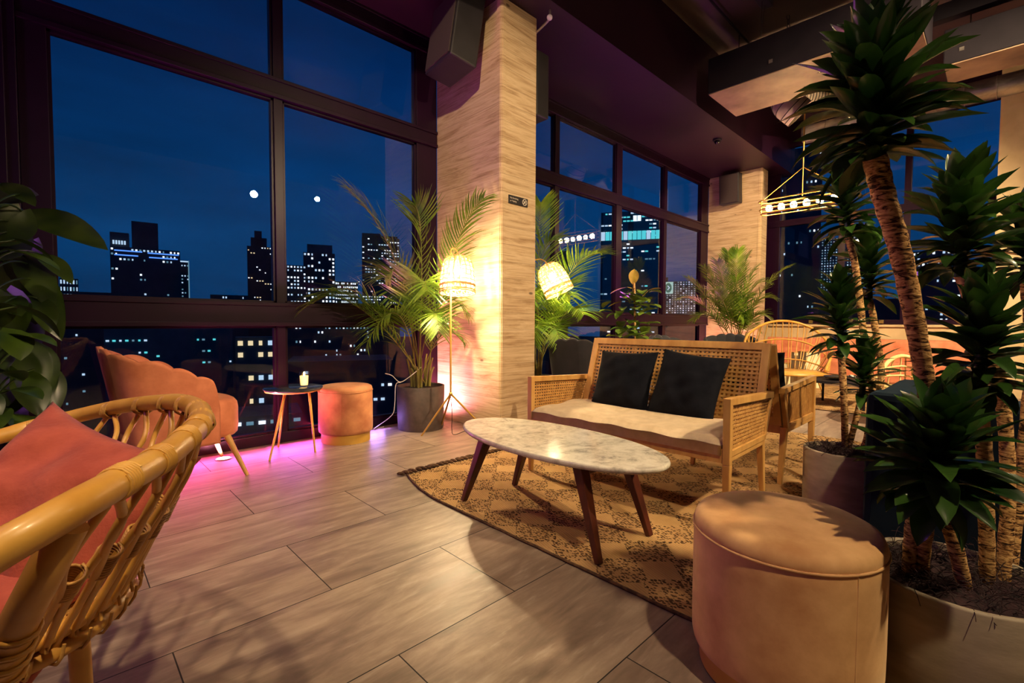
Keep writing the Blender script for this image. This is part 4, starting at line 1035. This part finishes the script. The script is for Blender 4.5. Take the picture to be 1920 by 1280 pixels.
ribbed('spiral_duct', 'long galvanised spiral duct running above the end window', [(8.7, 2.3, 4.02), (8.7, 1.4, 4.02), (8.7, .5, 4.02), (8.7, -.5, 4.02), (8.7, -1.1, 4.02)], .135, .26, MT['galv'], MT['galv'])
def chain(label, p, q):
    p, q = V(p), V(q); L = (q - p).length; n = int(L/.05); d = (q - p).normalized(); u = d.orthogonal().normalized(); w_ = d.cross(u); b = MB()
    for i in range(n):
        c = p + d*(L*(i + .5)/n); a = u if i % 2 else w_
        b.tube([c + d*.034*math.cos(2*PI*k/12) + a*.016*math.sin(2*PI*k/12) for k in range(12)], .005, 5, closed=True)
    o = b.build('hanging_chain', MT['black_metal']); return tag(o, label, 'chain')
chain('short chain hanging between the long air handler and the ribbed duct', at(1440, 142, 6.55), at(1468, 172, 6.75))
chain('chain holding the long air handler from the ceiling', (6.5, 1.90, 4.36), (6.5, 1.92, ZC))
tag(MB().tube([(3.34, 2.435, 4.70), (9.3, 2.435, 4.70)], .014, 8).build('ceiling_conduit', MT['black_metal']), 'straight dark conduit fixed along the ceiling by the soffit', 'pipe')
tag(MB().tube([(5.2, -.6, 4.62), (5.2, 2.0, 4.62)], .03, 10).build('ceiling_pipe', MT['black_metal']), 'dark pipe crossing the ceiling in front of the air handlers', 'pipe')
tag(MB().box((7.3, -.9, 4.45), (7.42, 1.4, 4.62)).build('ceiling_tray', MT['black_metal']), 'dark cable tray above the right-hand air handler', 'cable tray')
t = thing('track_light', 'black spotlight hanging on thin wires at the top of the photo', 'spotlight', at(1432, -2, 5.4))
MB().box((-.14, -.06, -.05), (.14, .06, .05)).build('housing', MT['black'], t, bevel=.012)
for s in (-1, 1): MB().tube([(s*.05, 0, -.05), (0, .02, -.42)], .0025, 5).build('wire', MT['black_metal'], t)
MB().tube([(0, 0, .05), (0, 0, ZC - at(1432, -2, 5.4).z)], .006, 6).build('stem', MT['black_metal'], t)
t = thing('sprinkler', 'white sprinkler pipe and head beside the top of the first pillar', 'sprinkler', (3.32, 2.95, 3.76))
b = MB(); b.tube(spline([V((.0, .20, -.04)), V((-.01, .02, .0)), V((-.01, .0, .03)), V((-.01, 0, .09))], 6), .010, 8); b.build('pipe', MT['galv'], t)
MB().ball((-.012, .0, .02), .026, 8).build('sprinkler_head', MT['white_plastic'], t)
t = thing('dome_camera', 'small black dome camera under the soffit before the second pillar', 'security camera', (7.45, 3.15, ZS))
MB().lathe([(.06, -.025), (.065, -.02), (.065, -.001)], 28).build('mount', MT['black_metal'], t)
MB().ball((0, 0, -.03), .045, 10).build('dome', simple('smoked_dome', C(.01, .01, .012), None, .06), t)

# ------------------------------------------------------------------ far furniture
t = thing('banquette', 'coral tufted banquette along the wall under the end windows', 'bench', (9.35, 1.45, 0))
b = MB()
def TB(u, v):
    y = -1.34 + 2.98*u; z = .40 + .34*v; d = .03*abs(math.sin(u*PI*11))**.7 * abs(math.sin(v*PI*2 + (0 if int(u*11) % 2 else .6)))**.7 * (1 - abs(2*v - 1)**6)
    return V((.34 + .10*v - d - .02, y, z))
b.grid(TB, 130, 20)
b.grid(lambda u, v: V((.34 + .10 + .17*v - .02, -1.34 + 2.98*u, .74 + .012*math.sin(PI*v))), 40, 4)
b.build('backrest', MT['coral'], t)
MB().box((-.03, -1.34, .07), (.40, 1.64, .40)).build('seat', MT['coral'], t, bevel=.03)
MB().box((.02, -1.33, 0), (.40, 1.63, .069)).build('plinth', MT['walnut'], t)

def barrel(name, label, rim_w, ringc, ring_r, ring_z, n, mats, mids=(.5,), legz=None, r=.012):
    O = V((ringc[0], ringc[1], 0)); t = thing(name, label, 'armchair', O); rim = spline([V(p) - O for p in rim_w], 8)
    MB().tube(rim, r*1.5, 10).build('top_rail', mats[0], t)
    ring = lambda a: V((ring_r*math.cos(a), ring_r*math.sin(a), ring_z))
    MB().tube([ring(2*PI*i/40) for i in range(40)], r*1.2, 8, closed=True).build('seat_hoop', mats[0], t)
    feet = []
    for i in range(n):
        p = rim[int((len(rim) - 1)*i/(n - 1))]; a = math.atan2(p.y, p.x); q = ring(a); feet.append((p, q))
        MB().tube(bez(q, (p + q)/2 + V((math.cos(a), math.sin(a), 0))*.05, p, 6), r*.55, 6).build('spindle', mats[0], t)
    for k in mids:
        MB().tube([bez(q, (p + q)/2 + (q.normalized())*.05, p, 10)[int(10*k)] for p, q in feet], r*.8, 8).build('mid_rail', mats[0], t)
    b = MB(); b.lathe([(ring_r*.96, ring_z - .01), (ring_r*.98, ring_z + .02), (.01, ring_z + .03)], 32); b.build('seat', mats[1], t)
    for i in range(4):
        a = PI/4 + i*PI/2; MB().tube([(ring_r*1.12*math.cos(a), ring_r*1.12*math.sin(a), 0), (ring_r*.8*math.cos(a), ring_r*.8*math.sin(a), ring_z)], r, 8).build('leg', mats[0], t)
    return t
c1 = at(1478, 720, 6.45)
barrel('rattan_lounge_chair', 'large round rattan lounge chair in front of the coral banquette', [at(1392, 668, 6.15), at(1402, 628, 6.45), at(1440, 605, 6.75), at(1485, 603, 6.9), at(1530, 620, 6.8), at(1559, 655, 6.5), at(1548, 696, 6.15)],
       (c1.x, c1.y), .44, .34, 30, (MT['rattan'], MT['rattan']), (.25, .62), None, .012)
c2 = at(1695, 735, 4.65)
barrel('rattan_lounge_chair', 'pale rattan chair beyond the navy sofa', [at(1652, 722, 4.5), at(1660, 684, 4.65), at(1690, 667, 4.85), at(1722, 680, 4.75), at(1738, 712, 4.5)], (c2.x, c2.y), .26, .36, 13, (MT['rattan_pale'], MT['rattan_pale']), (.3, .62), None, .013)
MT['paper'] = simple('cream_paper', srgb(246, 232, 196), srgb(236, 220, 180), .7)
for (x, y0, y1, wpx, D, lab) in ((1517, 661, 740, 26, 7.35, 'tallest cream paper lantern behind the round rattan chair'), (1491, 662, 742, 10, 7.62, 'slim cream paper lantern behind the round rattan chair'), (1470, 682, 744, 16, 7.45, 'lowest cream paper lantern behind the round rattan chair')):
    p = at(x, y0, D); h = p.z - .0; wd = wpx/FPX*D
    t = thing('paper_lantern', lab, 'lantern', (p.x, p.y, .0088), R(46))
    MB().box((-wd/2, -wd/2, 0), (wd/2, wd/2, h)).build('shade', MT['paper'], t, bevel=.006); MB().box((-wd/2 - .006, -wd/2 - .006, h), (wd/2 + .006, wd/2 + .006, h + .012)).build('lid', MT['oak'], t)
lt = at(1580, 712, 5.75)
t = thing('low_table', 'low dark table between the rattan chairs and the dracaena', 'table', (lt.x, lt.y, 0))
MB().box((-.30, -.30, lt.z - .03), (.30, .30, lt.z)).build('table_top', MT['black_metal'], t, bevel=.004)
for sx in (-1, 1):
    for sy in (-1, 1): MB().tube([(sx*.26, sy*.26, 0), (sx*.26, sy*.26, lt.z - .031)], .014, 8).build('leg', MT['black_metal'], t)
t = thing('serving_dish', 'dark round dish on the low dark table', 'dish', (lt.x - .05, lt.y + .06, lt.z + .001))
MB().lathe([(.05, 0), (.11, .02), (.13, .045), (.125, .045), (.105, .022), (.01, .01)], 32).build('bowl', simple('glazed_dish', srgb(60, 56, 60), None, .15), t)
mp_ = atz(1544, 750); tag(MB().box((-.16, -.22, 0), (.16, .22, .006)).build('floor_mat', simple('pale_print', srgb(206, 206, 212), srgb(130, 134, 150), .6, scale=22), loc=(mp_.x, mp_.y, .0008)), 'small pale printed mat on the floor by the rattan chair leg', 'mat')
# ------------------------------------------------------------------ the city outside, built at its real distance
GZ = -55.0
MT['bldg'] = simple('night_facade', C(.045, .065, .10), C(.026, .042, .072), .6, scale=.15)
MT['bldg2'] = simple('night_brick_facade', C(.075, .050, .085), C(.05, .035, .065), .7, scale=.15)
MT['bldg_glass'] = simple('night_glass_facade', C(.035, .10, .14), C(.02, .06, .095), .25, scale=.12)
MT['win_cold'] = emis('cold_window_light', srgb(200, 228, 255), .95)
MT['win_white'] = emis('white_window_light', srgb(236, 244, 255), 1.5)
MT['win_dim'] = emis('dim_window_light', srgb(130, 180, 205), .55)
MT['win_warm'] = emis('warm_window_light', srgb(255, 226, 176), 1.0)
MT['win_teal'] = emis('teal_window_light', srgb(90, 214, 222), 1.1)
MT['neon_blue'] = emis('blue_roof_light', srgb(90, 150, 255), 1.3)
struct(MB().box((-900, 5, GZ - 1), (1600, 1600, GZ)).box((11, -900, GZ - 1.0), (1600, 5, GZ)), 'ground', simple('night_ground', C(.006, .010, .018), C(.012, .018, .028), .9, scale=.02))
WM = {}
def winmesh(w, h, m):
    k = (round(w, 1), round(h, 1), m)
    if k not in WM:
        b = MB().box((-w/2, -.25, -h/2), (w/2, 0, h/2)); me = bpy.data.meshes.new('lit_window'); me.from_pydata(b.v, [], b.f); me.materials.append(MT[m]); WM[k] = me
    return WM[k]
def bld(kind, label, xl, xr, yt, D, nx, ny, prob, seed, wins=('win_cold',), mat='bldg', yb=None, ww=.52, wh=.36, yaw=0, depth=None, tops=(), rows=None, skip=()):
    """spans the directions xl..xr, its roof seen at height yt, D metres away"""
    rg = random.Random(seed); xc = (xl + xr)/2; p = at(xc, yt, D); w = (xr - xl)/FPX * D; ztop = p.z
    vd = ray(xc, 604); ang = math.atan2(vd.y, vd.x) - PI/2 + R(yaw); dp = depth or w*.8
    w = w / max(.35, (abs(math.cos(R(yaw))) + abs(math.sin(R(yaw)))*dp/w)) if yaw else w
    t = thing(kind, label, 'building', (p.x, p.y, GZ), ang)
    H = ztop - GZ
    MB().box((-w/2, 0, 0), (w/2, dp, H)).build('facade', MT[mat], t)
    for (a, b_, h, mm) in tops: MB().box((w*(a - .5), dp*.15, H), (w*(b_ - .5), dp*.8, H + h)).build('roof_block', MT[mm], t)
    zb = (at(xc, yb, D).z if yb else max(GZ + 3, at(xc, 900, D).z)) - GZ
    cw, ch = w/nx, (H - zb)/ny; cand = []
    for j in range(ny):
        pr = prob * (rg.choice((.25, .5, 1.0, 1.3, 1.9)) if prob < .6 else 1); lit = False
        for i in range(nx):                                   # lit rooms come in runs along a floor
            lit = rg.random() < (min(.8, pr*1.5 + .30) if lit else pr*.72)
            if prob > .6: lit = rg.random() < prob
            if lit: cand.append((i, j))
    rg.shuffle(cand); extra = cand[100:]; cand = cand[:100]
    for i, j in cand:
        o = bpy.data.objects.new('lit_window', winmesh(cw*ww*rg.choice((1, 1, 1, .7)), ch*wh, rg.choice(wins))); col.objects.link(o); o.parent = t; o.location = (-w/2 + cw*(i + .5), -.02, zb + ch*(j + .5))
    if extra:
        b = MB()
        for i, j in extra:
            x, z = -w/2 + cw*(i + .5), zb + ch*(j + .5); b.box((x - cw*ww/2, -.27, z - ch*wh/2), (x + cw*ww/2, -.02, z + ch*wh/2))
        b.build('lit_windows', MT[wins[0]], t)['kind'] = 'stuff'
    return t, w, H, zb
def strip(t, x0, x1, z0, z1, m, name='roof_light', y=-.4): return MB().box((x0, y, z0), (x1, -.02, z1)).build(name, MT[m], t)

# left bay, above the rail
bld('office_tower', 'low far tower with glowing top floors at the left end of the skyline', 116, 142, 522, 520, 6, 6, .6, 1, ('win_cold', 'win_dim'), yb=600, wh=.55)
t, w, H, zb = bld('office_tower', 'wide dark office block with blue roof lines behind the coral chair', 222, 326, 466, 300, 18, 26, .17, 2, ('win_cold', 'win_white', 'win_dim'), depth=16, yb=700, tops=((.0, .26, 9, 'bldg'), (.30, .68, 17, 'bldg')))
k = w/104
for (a, b_, y) in ((6, 46, 473), (54, 102, 474), (6, 40, 481), (56, 100, 482)):
    z = at(274, y, 300).z - GZ; strip(t, -w/2 + a*k, -w/2 + b_*k, z - .35, z + .35, 'neon_blue')
for i in range(5): strip(t, -w/2 + (4 + i*4)*k, -w/2 + (6.6 + i*4)*k, at(274, 462, 300).z - GZ, at(274, 455, 300).z - GZ, 'win_cold', 'lit_window')
t, w, H, zb = bld('office_tower', 'slim tower with bright vertical edges right of the blue-lined office block', 330, 352, 488, 345, 5, 16, .45, 3, ('win_cold', 'win_dim'), depth=8, yb=590)
for a in (.03, .30, .97): strip(t, w*(a - .5) - .35, w*(a - .5) + .35, zb, H, 'win_dim', 'edge_light')
strip(t, -w/2, w/2, H - 1.2, H - .3, 'win_cold')
bld('apartment_tower', 'reddish apartment tower left of the middle mullion', 466, 507, 462, 420, 9, 20, .13, 4, ('win_warm', 'win_white'), 'bldg2', yb=565, tops=((.15, .8, 8, 'bldg2'), (.3, .6, 14, 'bldg2')))
bld('apartment_tower', 'short dark tower with stacked lights right of the middle mullion', 533, 572, 497, 380, 7, 12, .42, 5, ('win_white', 'win_cold'), yb=575, wh=.45)
t, w, H, zb = bld('office_tower', 'tower with a pale glass crown left of the palm', 571, 626, 474, 400, 9, 14, .36, 6, ('win_white', 'win_cold'), yb=575, wh=.5)
MB().box((-w*.38, 2, H), (w*.42, w*.6, H + at(0, 458, 400).z - at(0, 474, 400).z)).build('glass_crown', MT['bldg_glass'], t)
bld('apartment_tower', 'tall black apartment tower behind the palm fronds', 680, 748, 446, 330, 14, 30, .36, 7, ('win_white', 'win_cold', 'win_cold', 'win_dim'), yb=600, ww=.6, wh=.36, depth=24, tops=((.0, .5, 3.5, 'bldg'), (.3, .95, 2, 'bldg')))
bld('office_building', 'bright cluster of lit floors between the two towers left of the palm', 630, 670, 528, 520, 12, 9, .75, 8, ('win_white',), yb=590, ww=.7, wh=.45)
bld('office_building', 'distant low block on the horizon left of the reddish tower', 400, 464, 553, 640, 14, 5, .3, 9, ('win_cold', 'win_dim'), yb=600)
bld('office_building', 'dark block half behind the first blue-lined office block', 150, 224, 548, 340, 10, 12, .12, 10, ('win_cold', 'win_dim'), yb=760)
# below the rail
bld('office_building', 'lower glass office block seen just under the window rail behind the coral chair', 225, 420, 604, 190, 22, 13, .09, 11, ('win_cold', 'win_dim', 'win_teal'), 'bldg_glass', yb=700, wh=.45)
t, w, H, zb = bld('apartment_building', 'near dark block with big lit windows beside the candle table', 446, 512, 632, 110, 4, 10, .36, 12, ('win_cold', 'win_warm'), yb=850, ww=.5, wh=.4)
bld('apartment_building', 'long low block with even rows of lights above the small pouf', 552, 690, 610, 240, 22, 7, .22, 13, ('win_cold', 'win_dim', 'win_white'), 'bldg2', yb=670, ww=.45, wh=.45)
bld('apartment_building', 'dim block under the long low one, behind the small pouf', 545, 735, 676, 150, 14, 9, .07, 14, ('win_cold', 'win_white'), 'bldg2', yb=800)
bld('office_building', 'dark block at the left below the rail with small scattered lights', 96, 222, 612, 210, 16, 14, .07, 15, ('win_cold', 'win_dim'), yb=760)
bld('warehouse', 'near flat-roofed block low behind the side table legs', 400, 560, 780, 75, 8, 4, .22, 16, ('win_white', 'win_dim'), yb=880, ww=.6, wh=.25)
# second bay
bld('office_tower', 'slim tower seen beside the tilted lamp', 1024, 1066, 470, 420, 6, 22, .12, 17, ('win_cold', 'win_dim'), yb=640)
t, w, H, zb = bld('office_tower', 'tall glass tower with a glowing teal band, in the middle window', 1128, 1236, 396, 260, 16, 34, .17, 18, ('win_cold', 'win_dim', 'win_teal', 'win_white'), 'bldg_glass', yb=640, ww=.8, wh=.35)
for a in range(13):
    if a != 3: strip(t, -w/2 + w*(a + .06)/13, -w/2 + w*(a + .94)/13, at(1182, 449, 260).z - GZ, at(1182, 433, 260).z - GZ, 'win_teal' if a % 5 else 'win_cold', 'band_light')
for a in (.55, .62): strip(t, -w/2 + w*a, -w/2 + w*(a + .06), H - 5.5, H - 2.5, 'win_white', 'lit_window')
t, w, H, zb = bld('office_building', 'block with a fine grid of lights and a green emblem, beside the far palm', 1246, 1318, 527, 230, 15, 18, .85, 19, ('win_dim', 'win_cold'), 'bldg_glass', yb=600, ww=.5, wh=.5)
sx0, sx1 = -w/2 + .2, -w/2 + w*.24; sz1, sz0 = H - .3, H - (at(0, 527, 230).z - at(0, 550, 230).z)
sg = MB().box((sx0, -.9, sz0), (sx1, -.3, sz1)).build('sign_panel', emis('pale_sign_light', srgb(176, 226, 224), .8), t)
ex, ez = (sx0 + sx1)/2, (sz0 + sz1)/2; ra, rb = (sx1 - sx0)*.36, (sz1 - sz0)*.42
b = MB(); b.add([V((ex + ra*math.cos(2*PI*i/28), -1.0, ez + rb*math.sin(2*PI*i/28))) for i in range(28)] + [V((ex + ra*math.cos(2*PI*i/28), -.92, ez + rb*math.sin(2*PI*i/28))) for i in range(28)], [tuple(range(28)), tuple(range(28, 56))[::-1]] + [(i, (i+1) % 28, 28 + (i+1) % 28, 28 + i) for i in range(28)])
b.build('emblem', emis('green_emblem', srgb(10, 110, 104), .7), sg)
b = MB()
for s in (-1, 1): b.bar((ex - ra*.25, -1.08, ez + s*rb*.42), (ex + ra*.35, -1.08, ez), .1, rb*.16)
b.build('emblem_chevron', MT['win_cold'], sg)
bld('office_tower', 'dark tower with sparse lights right of the glass tower', 1226, 1252, 520, 300, 4, 14, .2, 20, ('win_cold', 'win_white'), yb=640)
# end windows
bld('office_tower', 'tall dark tower filling the left end window', 1455, 1536, 278, 210, 12, 34, .07, 21, ('win_white', 'win_cold', 'win_dim'), yb=620, ww=.4)
bld('office_tower', 'glass tower sparkling with a fine grid of blue lights behind the dracaena', 1532, 1612, 445, 330, 18, 20, .93, 22, ('win_dim', 'win_dim', 'win_cold'), 'bldg_glass', yb=545, ww=.42, wh=.42)
bld('apartment_tower', 'apartment tower with square lit windows right of the tall trunk', 1702, 1772, 470, 250, 10, 14, .40, 23, ('win_white', 'win_cold'), depth=10, yb=615, ww=.5, wh=.4)
bld('office_building', 'low dark block between the sparkling tower and the tall trunk', 1612, 1690, 560, 300, 12, 6, .12, 24, ('win_cold', 'win_dim'), depth=8, yb=615)
bld('apartment_tower', 'tower at the right end window behind the dracaena crowns', 1780, 1868, 520, 300, 12, 10, .25, 25, ('win_white', 'win_cold'), yb=615)
# ------------------------------------------------------------------ camera, sky, lights, render settings
cd = bpy.data.cameras.new('camera'); cam = bpy.data.objects.new('camera', cd); col.objects.link(cam)
cd.sensor_width = 36.0; cd.sensor_fit = 'HORIZONTAL'; cd.lens = FPX / 1920 * 36.0; cd.clip_start = .02; cd.clip_end = 3000
Mx = Matrix((CR, CU, -CF)).transposed().to_4x4(); Mx.translation = CAM; cam.matrix_world = Mx
sc.camera = cam

w = bpy.data.worlds.new('night_sky'); sc.world = w; w.use_nodes = True; nt = w.node_tree; nt.nodes.clear()
def wn(t, **k):
    n = nt.nodes.new('ShaderNode' + t)
    for a, v in k.items(): setattr(n, a, v)
    return n
out = wn('OutputWorld'); bg = wn('Background'); tc = wn('TexCoord'); sp = wn('SeparateXYZ')
nt.links.new(tc.outputs['Generated'], sp.inputs[0])
rp = wn('ValToRGB'); cr = rp.color_ramp
while len(cr.elements) < 5: cr.elements.new(.5)
for e, (p, c) in zip(cr.elements, [(0.0, srgb(4, 16, 34)), (.5, srgb(10, 52, 96)), (.56, srgb(7, 60, 110)), (.72, srgb(3, 42, 92)), (1.0, srgb(0, 18, 58))]): e.position = p; e.color = c
mp = wn('MapRange'); mp.inputs['From Min'].default_value = -1; nt.links.new(sp.outputs[2], mp.inputs[0]); nt.links.new(mp.outputs[0], rp.inputs[0])
mpp = wn('Mapping'); mpp.inputs['Scale'].default_value = (1.2, 1.2, 5); nt.links.new(tc.outputs['Generated'], mpp.inputs[0])
ns = wn('TexNoise'); ns.inputs['Scale'].default_value = 2.2; ns.inputs['Detail'].default_value = 6; nt.links.new(mpp.outputs[0], ns.inputs[0])
mr = wn('MapRange'); mr.inputs['From Min'].default_value = .3; mr.inputs['From Max'].default_value = .75; mr.inputs['To Min'].default_value = .75; mr.inputs['To Max'].default_value = 1.35
nt.links.new(ns.outputs[0], mr.inputs[0])
mxn = wn('Mix'); mxn.data_type = 'RGBA'; mxn.blend_type = 'MULTIPLY'; mxn.inputs[0].default_value = 1
nt.links.new(rp.outputs[0], mxn.inputs[6]); nt.links.new(mr.outputs[0], mxn.inputs[7])
nt.links.new(mxn.outputs[2], bg.inputs[0]); bg.inputs[1].default_value = 1.0; nt.links.new(bg.outputs[0], out.inputs[0])

uplight(.852, 3.90, 'pink-lit uplight in the floor by the coral chair leg', 170, (1.0, .26, .34), (0, 0, 1), .04, 172)
uplight(2.66, 3.98, None, 190, (1.0, .30, .38), (.12, -.10, 1))
uplight(9.15, 3.60, None, 200, (1.0, .42, .36), (.1, 0, 1))
light('soffit_glow', 'AREA', (1.4, 3.6, 1.2), 16, MAG, (1.4, 3.2, 3.8), 1.4, size_y=.2)
light('soffit_glow', 'AREA', (6.6, 3.6, 1.3), 26, (.75, .10, .8), (6.6, 3.2, 3.8), 2.6, size_y=.2)
for (x, e, c_, L) in ((.75, 5, (1.0, .10, .42), .9), (1.45, 3, (.9, .12, .8), .5), (2.0, 3, (.45, .25, 1.0), .4)):
    light('sill_led_strip', 'AREA', (x, 4.03, .075), e, c_, (x - .1, 2.4, -.35), L, size_y=.02)
light('ceiling_spot', 'SPOT', (.5, -1.4, 4.6), 520, WARM, (1.9, 1.2, 0), .06, 74, .6)
light('ceiling_spot', 'SPOT', (2.75, -1.6, 3.4), 620, WARM, (3.0, 2.4, .8), .06, 80, .6)
light('ceiling_spot', 'SPOT', (4.8, -2.4, 4.5), 3000, WARM, (8.0, 2.7, .7), .06, 72, .6)
light('ceiling_spot', 'SPOT', (-.2, .6, 4.5), 520, WARM, (2.87, 3.6, 2.3), .06, 46, .7)
light('ceiling_spot', 'SPOT', (-.9, .5, 4.5), 330, WARM, (.05, 1.5, .7), .06, 42, .8)
light('ceiling_fill', 'POINT', (3.9, -1.5, 3.5), 60, WARM, None, .05)  # unseen fill light, added to warm the ceiling; no fitting
light('magenta_fill', 'POINT', (-1.6, 2.2, 2.6), 34, (.62, .16, 1.0), None, .3)
sc.render.film_transparent = False
vs = sc.view_settings; vs.view_transform = 'Standard'; vs.look = 'None'; vs.gamma = 1; vs.exposure = 0.0; vs.use_curve_mapping = False
cy = sc.cycles; cy.use_denoising = True; cy.max_bounces = 8; cy.diffuse_bounces = 3; cy.glossy_bounces = 4; cy.transmission_bounces = 6; cy.transparent_max_bounces = 24
cy.sample_clamp_indirect = 6; cy.caustics_reflective = False; cy.caustics_refractive = False; cy.blur_glossy = .5
